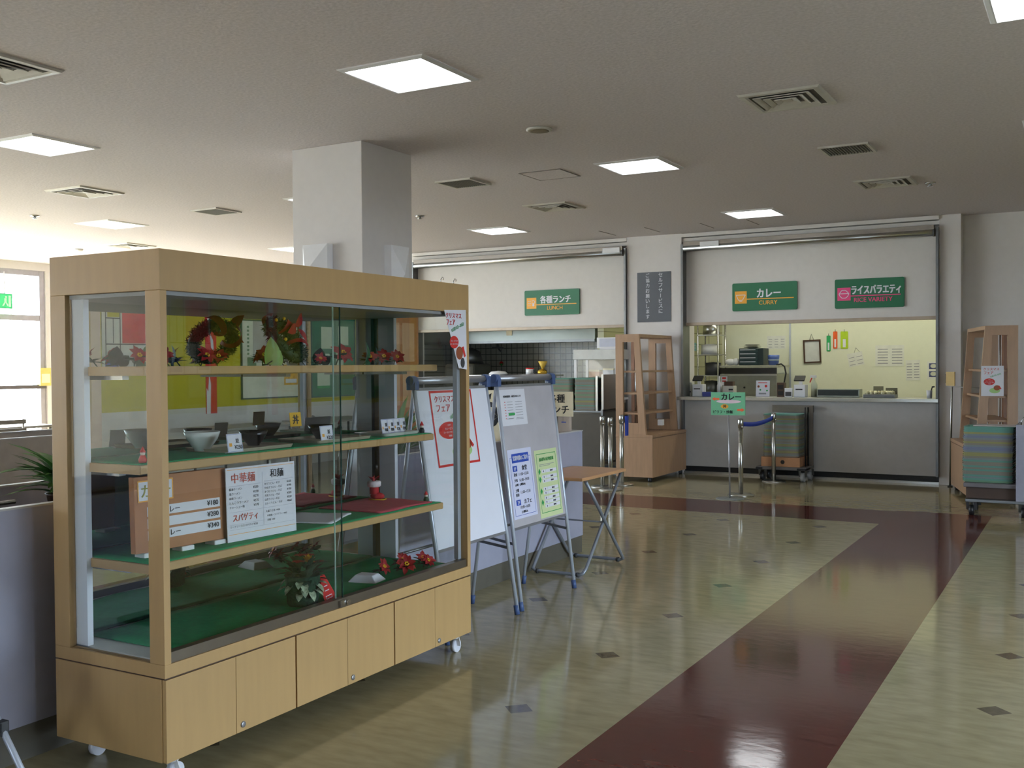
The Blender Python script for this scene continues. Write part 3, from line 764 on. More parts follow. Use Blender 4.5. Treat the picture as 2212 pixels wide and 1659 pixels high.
# wreath leaning on the top shelf
t = thing('evergreen_wreath', 'dark evergreen wreath with red ribbon leaning on the top showcase shelf', 'wreath', (-3.13, 3.57, 1.5035), math.atan2(.28, .925))
q = random.Random(5); R_, rr = .098, .036; lean = .62
m = MB()
def wp(a, b, r):
    y = (R_+r*math.cos(b))*math.cos(a); z = (R_+r*math.cos(b))*math.sin(a)+R_; x = r*math.sin(b)
    c_, s_ = math.cos(lean), math.sin(lean)
    return Vector((x*c_-z*s_, y, x*s_+z*c_+rr*.95))
v = []; f = []
for i in range(32):
    for j in range(8): v.append(wp(2*PI*i/32, 2*PI*j/8, rr*.72))
for i in range(32):
    for j in range(8): f.append((i*8+j, ((i+1) % 32)*8+j, ((i+1) % 32)*8+(j+1) % 8, i*8+(j+1) % 8))
m.add(v, f, 0, True)
for k in range(900):
    a, b = q.uniform(0, 2*PI), q.uniform(0, 2*PI)
    p = wp(a, b, rr*.6); e = wp(a+q.uniform(-.25, .25), b+q.uniform(-.6, .6), rr*q.uniform(1.0, 1.3)); d_ = (e-p); s_ = d_.cross(Vector((q.random(), q.random(), q.random()))).normalized()*.004
    if min(p.z, e.z) < .001: continue
    m.add([p-s_, e, p+s_], [(0, 1, 2)])
m.build('foliage', LEAFD, t)
m = MB(); prev = None; v = []; f = []
for i in range(90):
    a = -.6+2.6*i/89; b = 1.0+i*.14
    v.append(wp(a-.17, b, rr*1.25)); v.append(wp(a+.17, b, rr*1.25))
    if i: f.append((2*i-2, 2*i, 2*i+1, 2*i-1))
m.add(v, f, 0, True)
for sgn in (1, -1): leafpoly(m, wp(.5, 1.3, rr*1.25), (.2, .8*sgn, .5*sgn+.2), (1, 0, 0), .095, .05, 0, .2)
leafpoly(m, wp(.3, 1.3, rr*1.25), (.3, .8, -.6), (1, 0, 0), .09, .03, 0, .2)
m.build('ribbon', BRACT, t)
m = MB()
for a in (1.2, 2.2, 3.4): m.ell(wp(a, 1.5, rr*1.1), (.008, .008, .008), 8)
m.build('gold_berries', YELF, t)

# bottom deck ornaments
t = thing('flower_basket', 'green moss basket of red and yellow artificial flowers on the showcase deck', 'flower basket', (-3.00, 3.44, .4625))
MB().lathe([(.064, 0), (.068, .01), (.076, .125), (.08, .13), (.07, .127), (0, .12)], 22).build('basket', mat('moss basket', (36, 66, 46), .95, var=.45, scale=70, bump=.8), t)
m = MB(); q = random.Random(11)
for k in range(46):
    a = q.uniform(0, 2*PI); e = q.uniform(.2, 1.3); leafpoly(m, (.03*math.cos(a), .03*math.sin(a), .105+q.uniform(0, .06)), (math.cos(a)*math.cos(e), math.sin(a)*math.cos(e), math.sin(e)), (0, 0, 1), q.uniform(.06, .10), .03, 0, .4)
m.build('leaves', LEAFD, t)
m = MB()
for k in range(16):
    a = q.uniform(0, 2*PI); leafpoly(m, (.06*math.cos(a), .06*math.sin(a), q.uniform(.05, .12)), (math.cos(a), math.sin(a), q.uniform(-.6, .3)), (0, 0, 1), .05, .034, 0, .5)
m.build('variegated_leaves', mat('variegated leaf', (150, 166, 138), .6, var=.6, scale=50), t)
m = MB()
for (fx, fy, fz) in ((.02, -.05, .19), (-.01, .05, .2), (.03, .07, .17), (0, -.01, .21)):
    for k in range(6):
        a = 2*PI*k/6; leafpoly(m, (fx, fy, fz), (math.cos(a), math.sin(a), .5), (0, 0, 1), .034, .022, 0, .3)
m.build('red_flowers', BRACT, t)
m = MB()
for k in range(14):
    a = 2*PI*k/14; e = .2+.9*(k % 3)/2; leafpoly(m, (.02, .015, .185), (math.cos(a)*math.cos(e), math.sin(a)*math.cos(e), math.sin(e)), (0, 0, 1), .036, .02, 0, .1)
m.build('yellow_flower', YELF, t)
o = MB().prism([(0, 0), (.085, .0), (.10, .03), (.06, .12), (.02, .125), (-.01, .06)], -.002, .002).build('fan_card', RED)
t = panel('greeting_card', 'red fan shaped card leaning beside the flower basket', 'card', (-2.915, 3.495, .4625), (-.25, .97, 0), (-.35, 0, 1))
o.name = 'card'; o.parent = t
MB().frame(.01, .07, .015, .03, .003, .0025).rect(.02, .06, .05, .054, .0025).rect(.02, .055, .07, .074, .0025).build('border', PAPER, t)
t = thing('paper_dish', 'white folded paper dish on the green showcase deck', 'dish', (-3.05, 3.96, .4625), .2)
v = [(-.075, -.06, .0), (.075, -.06, .0), (.075, .06, .0), (-.075, .06, .0), (-.045, -.035, .034), (.045, -.035, .034), (.045, .035, .034), (-.045, .035, .034)]
MB().add(v, [(3, 2, 1, 0), (4, 5, 6, 7), (0, 1, 5, 4), (1, 2, 6, 5), (2, 3, 7, 6), (3, 0, 4, 7)]).build('dish', PAPER, t, .004)
for k, (x, y, s, lb) in enumerate(((-3.08, 4.12, 1.2, 'red artificial poinsettia on the deck just right of the paper dish'), (-2.99, 4.19, 1.5, 'tallest red artificial poinsettia of the deck group'), (-3.10, 4.30, 1.25, 'red artificial poinsettia at the back of the deck group'), (-2.98, 4.36, 1.2, 'red artificial poinsettia near the right end pane on the deck'), (-3.06, 4.43, 1.1, 'last red artificial poinsettia at the right end of the deck'))):
    poinsettia(lb, (x, y, .4625), s*.8, 20+k, grp='artificial poinsettias on the showcase deck')

# menu boards on the lower shelf
t = panel('menu_board', 'brown wooden curry menu board standing on white feet in the showcase', 'menu board', (-3.088, 2.622, .806), (.03, .435, 0), (-.03, 0, 1))
bw, bh = .435, .285
MB().bx(0, bw, 0, bh, -.03, 0).build('board', mat('brown board', (172, 116, 72), .6, var=.06), t, .002)
lab = MB().rect(.015, .175, .19, .27, .0012, 0).frame(.015, .175, .19, .27, .005, .0018, 1)
for y in (.135, .090, .045): lab.rect(.055, .40, y-.002, y+.034, .0012, 0)
lab.build('label_strips', [PAPER, ORANGE], t)
MB().text('カレー', .032, .208, .044, .002, 1, .13).text('ミニカレー', .075, .140, .022, .002, 0, .15).text('¥180', .335, .142, .020, .002).text('カレー', .075, .096, .022, .002, 0, .12).text('¥280', .335, .098, .020, .002).text('カツカレー', .075, .051, .022, .002, 0, .17).text('¥340', .335, .053, .020, .002).build('lettering', [INK, mat('olive ink', (150, 146, 60), .6)], t)
for fx in (.03, .20, .36): MB().bx(fx, fx+.06, -.020, -.0002, -.05, .012).build('foot', WHITE, t, .004)
t = panel('menu_board', 'white noodle and spaghetti menu board beside the brown one in the showcase', 'menu board', (-3.035, 3.035, .7895), (.03, .375, 0), (-.035, 0, 1))
bw, bh = .376, .30
MB().bx(0, bw, 0, bh, -.004, 0).build('board', PAPER, t)
m = MB().rect(.006, bw-.006, bh-.010, bh-.008, .0008, 2).rect(.006, bw-.006, .028, .030, .0008, 2)
for y0_, y1_, x_ in ((.226, .228, .02),): m.rect(.012, .18, .2235, .225, .0008, 3).rect(.20, .365, .2295, .231, .0008, 3)
m.rect(.012, .365, .118, .1192, .0008, 3).rect(.192, .1932, .05, .27, .0008, 3).rect(.012, .365, .047, .0482, .0008, 3).rect(.012, .19, .068, .0692, .0008, 3)
m.text('中華麺', .028, .236, .040, .0012, 1, .13, .008).text('和麺', .235, .242, .036, .0012, 0, .08, .008).text('スパゲティ', .03, .080, .030, .0012, 1, .13)
for k, (a, p) in enumerate((('醤油ラーメン', '¥250'), ('塩ラーメン', '¥270'), ('味噌ラーメン', '¥270'), ('とんこつラーメン', '¥270'), ('チャーシュー麺', '¥370'))):
    y = .207-k*.0185; m.text(a, .014, y, .0105, .0012, 0, .105, .0).text(p, .140, y, .010, .0012, 0, None, 0)
for k, (a, p) in enumerate((('かけうどん・そば', '¥150'), ('たぬきうどん・そば', '¥190'), ('きつねうどん・そば', '¥190'), ('月見うどん・そば', '¥200'), ('山菜うどん・そば', '¥220'), ('カレーうどん・そば', '¥260'))):
    y = .213-k*.0165; m.text(a, .202, y, .0095, .0012, 0, .105, .0).text(p, .328, y, .009, .0012, 0, None, 0)
m.text('ミートソーススパゲティ ¥250', .014, .055, .010, .0012, 0, .165, 0).text('大盛りは各 +¥50', .205, .098, .010, .0012, 0, .12, 0).text('中華麺・スパゲティ +¥50', .212, .080, .009, .0012, 0, .14, 0).text('和麺 +¥50', .212, .062, .009, .0012, 0, .08, 0)
m.build('lettering', [INK, mat('rust ink', (196, 84, 60), .6), ORANGE, mat('grey rule', (186, 186, 196), .6)], t)
MB().bx(.02, .06, 0, .004, -.05, -.004).bx(.30, .34, 0, .004, -.05, -.004).build('foot', WHITE, t)

# christmas fair poster helpers
CHK = mat('roast brown', (150, 78, 44), .6); SAL = mat('salad green', (166, 204, 130), .6)
def fair_art(t, w_, h_, border):
    m = MB()
    if border: m.frame(0, w_, 0, h_, w_*.03, .0012, 1)
    m.text('クリスマス', w_*.10, h_*.845, h_*.085, .0014, 1, w_*.76).text('フェア', w_*.12, h_*.72, h_*.09, .0014, 1, w_*.42)
    m.text('12月1日~25日', w_*.42, h_*.61, h_*.05, .0014, 2, w_*.5, .03, 'L', .32)
    m.disc(w_*.36, h_*.47, w_*.25, h_*.115, .0012, 1)
    m.text('12月の', w_*.36, h_*.53, h_*.022, .0016, 0, w_*.3, .02, 'C').text('カレーピラフ', w_*.36, h_*.478, h_*.032, .0016, 0, w_*.42, .02, 'C').text('ローストチキン添え', w_*.36, h_*.43, h_*.030, .0016, 0, w_*.44, .02, 'C').text('¥480', w_*.36, h_*.385, h_*.026, .0016, 0, w_*.3, .02, 'C')
    m.disc(w_*.60, h_*.18, w_*.24, h_*.09, .0011, 4).disc(w_*.70, h_*.27, w_*.15, h_*.085, .0013, 3).flat([(w_*.76, h_*.32), (w_*.80, h_*.35), (w_*.90, h_*.24), (w_*.86, h_*.21)], .0013, 1)
    return m.build('print', [PAPER, RED, GREENI, CHK, SAL], t)
t = panel('fair_poster', 'curled white fair poster stuck on the right end of the showcase front', 'poster', (-2.8365, 4.325, 1.476), (0, 1, 0), (0, 0, 1))
MB().prism([(.006, .300), (.211, .308), (.218, .0), (.138, .008)], -.001, 0).build('sheet', PAPER, t)
m = MB().text('クリスマス', .018, .262, .026, .0014, 1, .15).text('フェア', .024, .226, .028, .0014, 1, .08).text('12月1日~25日', .075, .190, .018, .0014, 2, .13, .03, 'L', .32)
m.disc(.095, .140, .042, .032, .0012, 1).text('カレーピラフ', .095, .142, .009, .0016, 0, .07, .02, 'C').text('ローストチキン', .095, .126, .009, .0016, 0, .07, .02, 'C')
m.disc(.145, .085, .032, .034, .0013, 3).flat([(.165, .115), (.185, .12), (.205, .07), (.19, .062)], .0013, 1).disc(.175, .035, .020, .026, .0012, 5)
m.build('print', [PAPER, RED, GREENI, CHK, SAL, DGREY], t)
for yy, lb in ((4.40, 'thin wire hook on the showcase top, left one at the right end'), (4.52, 'thin wire hook on the showcase top, at its right end')):
    o = MB().tube([(0, 0, 0), (0, 0, .02), (0, .012, .034), (0, .024, .03), (0, .022, .02)], .0022, 6).build('wire_hook', CHROME, None, 0, (-2.90, yy, Z1)); tag(o, lb, 'hook', 'wire hooks on the showcase')
# ================================================================ easels, posters, folding table
def easel(label, x, yc, hw, boardmat, top=1.415, ztop=1.375, zbot=.482, lean=.17, rear=.37):
    t = thing('whiteboard_easel', label, 'easel', (x, yc, 0), 0, 'folding whiteboard easels by the planter')
    px_ = lambda z: -lean*z/top
    MB().tube([(-lean, -hw-.012, top), (-lean, hw+.012, top)], .021, 14).build('top_bar', SILV, t)
    for s in (-1, 1):
        MB().tube([(-lean, s*(hw+.03), top), (-lean, s*(hw-.02), top)], .027, 14).bx(-lean-.03, -lean+.03, s*hw-.02, s*hw+.02, top-.05, top).build('corner_joint', BLUEP, t, .004)
        l = MB().tube([(px_(top-.03), s*hw, top-.03), (0, s*hw, .03)], .0125, 12).build('front_leg', ALU, t)
        MB().tube([(.001, s*hw, 0), (px_(.055), s*hw, .055)], .0165, 12).build('rubber_foot', BLUEP, l)
        l = MB().tube([(-lean-.012, s*(hw-.03), top-.03), (-rear, s*(hw-.03), .03)], .0115, 12).build('rear_leg', ALU, t)
        MB().tube([(-rear-.001, s*(hw-.03), 0), (-rear+.008, s*(hw-.03), .055)], .0155, 12).build('rubber_foot', BLUEP, l)
        MB().bar((px_(.40), s*(hw-.012), .40), (-rear+(rear-lean)*.42/top, s*(hw-.02), .44), .006, .016).build('side_stay', DSTEEL, t)
    MB().tube([(-rear+(rear-lean)*.45/top, -hw+.03, .45), (-rear+(rear-lean)*.45/top, hw-.03, .45)], .009, 10).build('cross_stay', DSTEEL, t)
    # board panel set between the front legs
    a = Vector((px_(ztop), 0, ztop)); b = Vector((px_(zbot), 0, zbot)); n = Vector((top, 0, lean)).normalized()
    def fr(u, v_, w_): p = b+(a-b)*v_+n*w_; return (p.x, u, p.z)
    MB().prism([(-hw+.012, 0), (hw-.012, 0), (hw-.012, 1), (-hw+.012, 1)], -.010, .004, 0, fr).build('board', boardmat, t)
    MB().prism([(-hw+.012, 0), (hw-.012, 0), (hw-.012, .018), (-hw+.012, .018)], -.012, .007, 0, fr).build('board_edge', SILV, t)
    MB().prism([(-hw+.012, .982), (hw-.012, .982), (hw-.012, 1), (-hw+.012, 1)], -.012, .007, 0, fr).build('board_edge', SILV, t)
    up_ = Vector((-lean, 0, top)).normalized()
    def on_board(y, z): return (x+px_(z)+n.x*.0055, y, z+n.z*.0055)
    return on_board, up_
WBM = mat('whiteboard face', (232, 234, 246), .3, var=.01)
WBD = mat('worn whiteboard face', (186, 182, 188), .45, var=.06, scale=6)
ob1, up1 = easel('white easel with the red bordered poster, left one beside the showcase', -3.012, 4.99, .38, WBM, lean=.215, rear=.41)
ob2, up2 = easel('grey easel with opening hours, the right one by the folding table', -3.03, 5.82, .365, WBD)
t = panel('fair_poster', 'white fair poster with red border on the left easel', 'poster', ob1(4.74, .930), (0, .995, -.0), up1)
MB().prism([(0, 0), (.44, 0), (.44, .43), (0, .43)], -.001, 0).build('sheet', PAPER, t)
fair_art(t, .44, .43, True)
t = panel('schedule_sheet', 'white timetable sheet at the top of the grey easel', 'paper', ob2(5.47, 1.120), (0, 1, 0), up2)
MB().bx(0, .32, 0, .225, -.001, 0).build('sheet', PAPER, t)
m = MB().text('営業時間変更・休業日のおしらせ', .04, .175, .014, .001, 0, .24)
for k in range(7):
    y = .145-k*.017
    m.rect(.045, .06, y, y+.004, .001, 1).rect(.08, .15, y, y+.003, .001, 3).rect(.18, .27, y, y+.003, .001, 3)
m.rect(.085, .165, .062, .078, .0012, 2).rect(.06, .14, .04, .043, .001, 3).rect(.17, .27, .036, .039, .001, 3)
m.build('print', [INK, RED, GREENI, mat('grey print', (150, 150, 156), .7)], t)
t = panel('opening_hours_poster', 'white opening hours poster with blue heading on the grey easel', 'poster', ob2(5.485, .545), (0, 1, 0), up2)
w_, h_ = .305, .43
MB().bx(0, w_, 0, h_, -.001, 0).build('sheet', mat('bluish paper', (214, 216, 240), .6, var=.01), t)
m = MB().frame(.02, w_-.02, .018, h_-.05, .0025, .0008, 1).rect(.045, w_-.045, h_-.085, h_-.028, .0012, 1)
m.text('営業時間のご案内', w_/2, h_-.071, .030, .0016, 2, .19, .03, 'C')
m.rect(.045, .10, .292, .327, .0012, 1).text('1F', .0725, .299, .020, .0016, 2, .05, .03, 'C').text('食堂', .16, .294, .031, .0012, 0, .075, .03)
m.text('昼食', .05, .262, .020, .0012, 0, .05).text('11:00~15:00', .115, .262, .018, .0012, 0, .15, .0)
m.text('夕食', .05, .226, .020, .0012, 0, .05).text('16:00~19:00', .115, .226, .018, .0012, 0, .15, .0).text('(木曜・土曜休み)', .055, .198, .018, .0012, 0, .17)
m.text('土曜', .05, .164, .020, .0012, 0, .05).text('11:00~13:30', .115, .150, .018, .0012, 0, .15, .0).text('昼食', .05, .136, .020, .0012, 0, .05)
m.rect(.045, .10, .082, .116, .0012, 1).text('2F', .0725, .089, .020, .0016, 2, .05, .03, 'C').text('カフェ', .145, .086, .028, .0012, 0, .10, .03)
m.text('10:00~16:00', .09, .058, .018, .0012, 0, .15, .0).text('(土曜休み)', .10, .028, .018, .0012, 0, .13)
m.build('print', [INK, BLUE, PAPER], t)
t = panel('allergy_notice', 'pale green notice with boxed rows at the lower right of the grey easel', 'poster', ob2(5.825, .508), (0, 1, 0), up2)
w_, h_ = .315, .438
MB().bx(0, w_, 0, h_, -.001, 0).build('sheet', mat('pale green paper', (208, 220, 168), .7, var=.01), t)
m = MB().frame(.022, w_-.022, .03, h_-.025, .004, .0008, 0).text('原材料の産地情報', w_/2, h_-.075, .024, .0012, 0, .20, .02, 'C')
for y0_ in (.285, .222, .145, .06):
    n_ = 1 if y0_ > .28 else (3 if y0_ < .1 else 2); rh = .026
    m.flat([(.030, y0_+rh*n_/2), (.045, y0_+rh*n_/2+.022), (.062, y0_+rh*n_/2), (.045, y0_+rh*n_/2-.022)], .001, 0)
    for k in range(n_):
        y = y0_+k*rh; m.rect(.075, .13, y+.002, y+rh-.003, .001, 1).rect(.133, .285, y+.002, y+rh-.003, .001, 1)
        m.text('米', .1, y+.006, .012, .0014, 2, .04, .01, 'C').text('国内産', .21, y+.006, .012, .0014, 2, .1, .01, 'C')
m.rect(.05, .26, .34, .343, .001, 3).rect(.05, .20, .331, .334, .001, 3)
m.build('print', [GREENI, PAPER, INK, mat('grey print', (150, 150, 156), .7)], t)

# folding table
t = thing('folding_table', 'small folding table with wood top and crossed tube legs by the planter end', 'table', (-3.31, 6.82, 0))
MB().bx(-.225, .225, -.385, .385, .685, .708).build('tabletop', mat('table wood', (200, 152, 108), .4, var=.05, scale=4, stretch=(6, 1, 1)), t, .004)
TUBE = mat('grey tube paint', (142, 148, 158), .4, .4)
def hoop(y_, xa, za_y0, xb, name):
    pass
for i, (yt, yb, hw) in enumerate(((.33, -.33, .205), (-.33, .33, .225))):
    # one bent tube: down from the top at y=yt to the floor at y=yb, across, and back up
    pts = []
    z1, z0 = .68, .022
    def P(s, f): return (s*hw, yt+(yb-yt)*f, z1+(z0-z1)*f)
    left = [P(-1, f) for f in (0, .3, .6, .86, .94)]
    e = P(-1, 1.0); c1 = (-hw*.97, e[1], z0+.012); c2 = (-hw*.86, e[1], z0); c3 = (hw*.86, e[1], z0); c4 = (hw*.97, e[1], z0+.012)
    right = [P(1, f) for f in (.94, .86, .6, .3, 0)]
    l = MB().tube(left+[c1, c2, c3, c4]+right, .0125, 10).build('leg', TUBE, t)
    MB().tube([(-hw*.82, e[1], .021), (-hw*.74, e[1], .021)], .0175, 12).tube([(hw*.74, e[1], .021), (hw*.82, e[1], .021)], .0175, 12).build('foot_cap', DGREY, l)
MB().tube([(-.23, 0, .351), (.23, 0, .351)], .006, 8).build('pivot_rod', TUBE, t)

# stray silver leg at the lower left corner: a small folding stool
t = thing('folding_stool', 'silver legged folding stool with black joint at the lower left corner', 'stool', (-3.25, 2.03, 0))
for y in (.12, -.12):
    for a, b in ((.28, -.075), (-.25, .01)):
        l = MB().tube([(a, y, .0125), (b, y, .44)], .0115, 10).build('leg', ALU, t)
        MB().tube([(a+.004, y, 0), (a-(a-b)*.08, y, .04)], .015, 10).build('rubber_foot', BLACK, l)
    MB().bx(.035, .07, y-.016, y+.016, .265, .315).build('joint_block', BLACK, t, .004)
MB().bx(-.29, -.03, -.15, .15, .44, .46).build('seat', BLACK, t, .006)

# ================================================================ planters and their plants
def planter(label, xa, xb, ya, yb, z, pm=None):
    t = thing('planter_box', label, 'planter', (xa, ya, 0), 0, 'long partition planters')
    W_, D_ = xb-xa, yb-ya
    m = MB().bx(W_-.03, W_, 0, D_, .135, z).bx(0, .03, 0, D_, .135, z).bx(.03, W_-.03, D_-.03, D_, .135, z).bx(.03, W_-.03, 0, .03, .135, z)
    m.build('box', pm or PLANT, t)
    MB().bx(.006, W_-.006, .006, D_-.006, 0, .135).build('skirting', BASEB, t)
    MB().bx(W_-.036, W_+.004, 0, D_+.004, z, z+.008).bx(-.004, .036, 0, D_+.004, z, z+.008).bx(.036, W_-.036, D_-.036, D_+.004, z, z+.008).bx(.036, W_-.036, 0, .036, z, z+.008).build('rim', mat('pale rim', (190, 190, 192), .4), t)
    s_ = MB().bx(.03, W_-.03, .03, D_-.03, z-.22, z-.16).build('filling', mat('dark bark', (54, 48, 42), .95, var=.5, scale=60, bump=.8), t)
    return t
pl_ = planter('long lilac grey planter partition running behind the showcase and easels', -4.30, -3.555, .2, 7.42, .965)
for zz, xx in ((.925, -4.05), (.895, -3.86)):
    MB().tube([(xx+4.30, .3, zz), (xx+4.30, 2.6, zz)], .010, 8).tube([(xx+4.30, .4, zz), (xx+4.30, .4, .80)], .008, 8).tube([(xx+4.30, 2.5, zz), (xx+4.30, 2.5, .80)], .008, 8).build('steel_rail', CHROME, pl_)
planter('second grey planter partition, farther left under the windows', -7.85, -7.10, .2, 9.2, .965, mat('warm lit laminate', (168, 160, 152), .5))  # same laminate as the first planter, warm window light put into its colour
def plant(name, label, loc, n, L_, w_, seed, m_=LEAF, pot=True, z0=.0):
    q = random.Random(seed)
    t = thing(name, label, 'plant', loc)
    if pot:
        MB().lathe([(.055, 0), (.075, .12), (.08, .12), (.07, .11), (0, .10)], 16).build('pot', BROWN, t)
    m = MB()
    for k in range(n):
        a = q.uniform(0, 2*PI); e = q.uniform(.5, 1.4)
        leafpoly(m, (.02*math.cos(a), .02*math.sin(a), .10+q.uniform(0, .1)), (math.cos(a)*math.cos(e), math.sin(a)*math.cos(e), math.sin(e)), (0, 0, 1), L_*q.uniform(.7, 1.2), w_*q.uniform(.7, 1.2), 0, q.uniform(.35, .8), 6)
    m.build('foliage', m_, t)
    return t
plant('leafy_plant', 'drooping green plant in the planter at the left edge of the showcase', (-3.88, 2.92, .84), 70, .19, .05, 3)
plant('leafy_plant', 'feathery green plant in the planter seen through the right end pane', (-3.92, 5.42, .805), 60, .38, .028, 4, mat('grey green leaf', (96, 128, 76), .6, var=.25))
plant('leafy_plant', 'small green plant in the planter behind the left easel', (-3.95, 6.0, .805), 20, .24, .05, 5)
# leaf print panel and lunch sign standing in the planter
t = panel('leaf_print_panel', 'cream panel with black leaf print between the two easels', 'panel', (-4.08, 6.62, .81), (1, 0, 0), (0, 0, 1))
MB().bx(0, .42, 0, .50, -.015, 0).build('board', CREAM, t)
m = MB()
q = random.Random(2)
for (lx, ly) in ((.08, .12), (.22, .30), (.33, .12), (.10, .40), (.34, .42)):
    for k in range(6):
        a = k*PI/3+lx*9; L_ = .10
        p = [(lx+L_*f*math.cos(a)+.020*math.sin(PI*f)*s*-math.sin(a), ly+L_*f*math.sin(a)+.020*math.sin(PI*f)*s*math.cos(a)) for s, fs in ((1, (0, .3, .6, 1)), (-1, (.6, .3))) for f in fs]
        if all(.002 < a_[0] < .418 and .002 < a_[1] < .498 for a_ in p): m.flat(p, .001)
m.build('leaf_print', INK, t)
t = panel('lunch_sign_board', 'cream sign board with lunch lettering behind the grey easel', 'sign', (-3.865, 7.30, 1.086), (1, 0, 0), (0, 0, 1))
MB().bx(0, .285, 0, .196, -.012, 0).build('board', CREAM, t)
MB().text('各種', .145, .108, .068, .001, 0, .17, .03, 'C').text('ランチ', .145, .022, .062, .001, 0, .24, .03, 'C').build('lettering', INK, t)
MB().bx(.15, .25, -.14, .0, -.05, -.012).bx(.10, .27, -.28, -.14, -.08, -.012).build('stand', mat('beige stand', (186, 172, 160), .6), t)
MB().bx(.18, .22, -.05, -.042, -.0118, -.0105).build('stand_label', BLUE, t)

# ================================================================ barrier posts, sign stand
def post_(label, x, y, h=.865, r=.026, grp='chrome belt barrier posts', first=[]):
    if first: return dup(first[0], (x, y, 0), 0, label)
    t = thing('barrier_post', label, 'barrier post', (x, y, 0), 0, grp)
    MB().lathe([(.145, 0), (.145, .010), (.12, .018), (.03, .022)], 28).build('base', STEEL, t)
    MB().lathe([(r, .02), (r, h-.10)], 16).build('pole', STEEL, t)
    MB().lathe([(r+.006, h-.10), (r+.006, h-.012), (r, h)], 16).build('belt_head', STEEL, t)
    MB().tube([(.02, -.03, h-.085), (.045, -.05, h-.085)], .008, 8).build('belt_catch', CHROME, t)
    MB().lathe([(r+.002, h-.006), (r+.002, h), (0, h+.004)], 14).build('cap', BLACK, t)
    first.append(t); return t
for x, y, l_ in ((-3.48, 11.40, 'chrome barrier post holding the near end of the blue belt'), (-3.515, 12.90, 'chrome barrier post before the tray dolly, far end of the blue belt'), (-5.21, 11.44, 'chrome barrier post left of the wood trolley, leftmost of three'), (-5.01, 11.23, 'chrome barrier post left of the wood trolley, middle of three'), (-5.09, 11.75, 'chrome barrier post with blue strap hanging beside it')):
    post_(l_, x, y)
m = MB(); v = []; f = []
for k in range(13):
    u = k/12; x = -3.48+(-.035)*u; y = 11.43+1.44*u; z = .835-.05*math.sin(PI*u)*.7
    v += [(x, y, z), (x, y, z-.052)]
    if k: f.append((2*k-2, 2*k, 2*k+1, 2*k-1))
o = m.add(v, f, 0, True).build('retractable_belt', BELT); o.modifiers.new('thickness', 'SOLIDIFY').thickness = .003
tag(o, 'blue belt stretched between two chrome posts before the counter', 'belt')
o = MB().bx(-.012, .012, -.03, .03, -.245, 0).bx(-.013, .013, -.035, .035, -.05, .0).build('hanging_strap', BELT, None, .003, (-5.035, 11.78, .855)); tag(o, 'blue strap hanging on the barrier post beside the wood trolley', 'strap')
t = thing('sign_stand', 'thin stand with a green curry direction sign before the counter', 'sign stand', (-3.50, 11.06, 0))
MB().lathe([(.155, 0), (.155, .006), (.02, .012)], 28).build('base', mat('grey base', (140, 144, 142), .4, .4), t)
MB().tube([(0, 0, .008), (-.012, 0, .95)], .009, 10).build('pole', SILV, t)
b = MB().bx(-.205, .180, -.020, -.008, .925, 1.178).build('board', mat('mint board', (116, 188, 146), .5, var=.015), t)
m = MB()
def fr_(mm):
    mm.v = [(x-.205, -.0205-z, y+.925) for x, y, z in mm.v]; return mm
m.disc(.20, .150, .14, .020, .0006, 2, 20)
m.text('カレー', .12, .168, .070, .0012, 0, .22, .045).text('丼', .155, .080, .036, .0014, 0, None, .03, 'C').text('ピラフ・炒飯', .025, .018, .036, .0012, 0, .25, .03)
m.disc(.155, .096, .044, .024, .0008, 3, 20)
for (cx, cy_, s) in ((.055, .178, -1), (.335, .060, 1)):
    m.flat([(cx-.04*s, cy_+.011), (cx+.010*s, cy_+.011), (cx+.010*s, cy_+.022), (cx+.045*s, cy_), (cx+.010*s, cy_-.022), (cx+.010*s, cy_-.011), (cx-.04*s, cy_-.011)], .0008, 1)
fr_(m).build('lettering', [INK, mat('orange red ink', (238, 104, 60), .6), mat('pale pink', (226, 204, 214), .6), ORANGE], b)

# ================================================================ trays, dollies
TC = [mat('tray teal', (122, 172, 158), .35, var=.02), mat('tray grey blue', (150, 158, 160), .35, var=.02), mat('tray yellow', (172, 166, 112), .35, var=.02), mat('tray beige', (158, 150, 136), .35, var=.02), mat('tray blue', (140, 148, 172), .35, var=.02), mat('tray green', (130, 168, 136), .35, var=.02)]
TRAYS = {}
def tray_mesh(k):
    if k not in TRAYS:
        o = tray_mb(.34, .46, .020, .003, .045, .014).build('cafeteria_tray', TC[k]); TRAYS[k] = o
        COL.objects.unlink(o)
    return TRAYS[k]
def stack(n, x, y, z, rz, lab, top_lab, grp, seq, pitch=.0178, lean=(0, 0)):
    for k in range(n):
        o = tray_mesh(seq[k % len(seq)]).copy(); COL.objects.link(o)
        j = rnd.uniform(-.004, .004)
        o.location = (x+j+lean[0]*k, y+rnd.uniform(-.004, .004)+lean[1]*k, z+k*pitch); o.rotation_euler = (0, 0, rz)
        tag(o, top_lab if k == n-1 else lab, 'tray', grp)
SEQ1 = [3, 1, 3, 2, 3, 1, 0, 3, 2, 1, 3, 3, 1, 5, 3, 1, 2, 3, 3, 1]
SEQ2 = [5, 0, 1, 0, 3, 3, 0, 3, 0, 3, 3, 0, 1, 3, 2, 2, 1, 4, 4, 1, 3, 2, 3, 1, 4, 1, 2, 0, 0, 0]
def castor(t, x, y, r, m_, zt):
    c_ = MB().bar((x-.014-r*.4, y, zt), (x-.014-r*.4, y+.02, r), .003, .03).bar((x+.014+r*.4, y, zt), (x+.014+r*.4, y+.02, r), .003, .03).bx(x-.03, x+.03, y-.03, y+.03, zt-.006, zt).build('castor', DSTEEL, t)
    MB().tube([(x-.012-r*.2, y+.02, r), (x+.012+r*.2, y+.02, r)], r, 18).build('wheel', m_, c_)
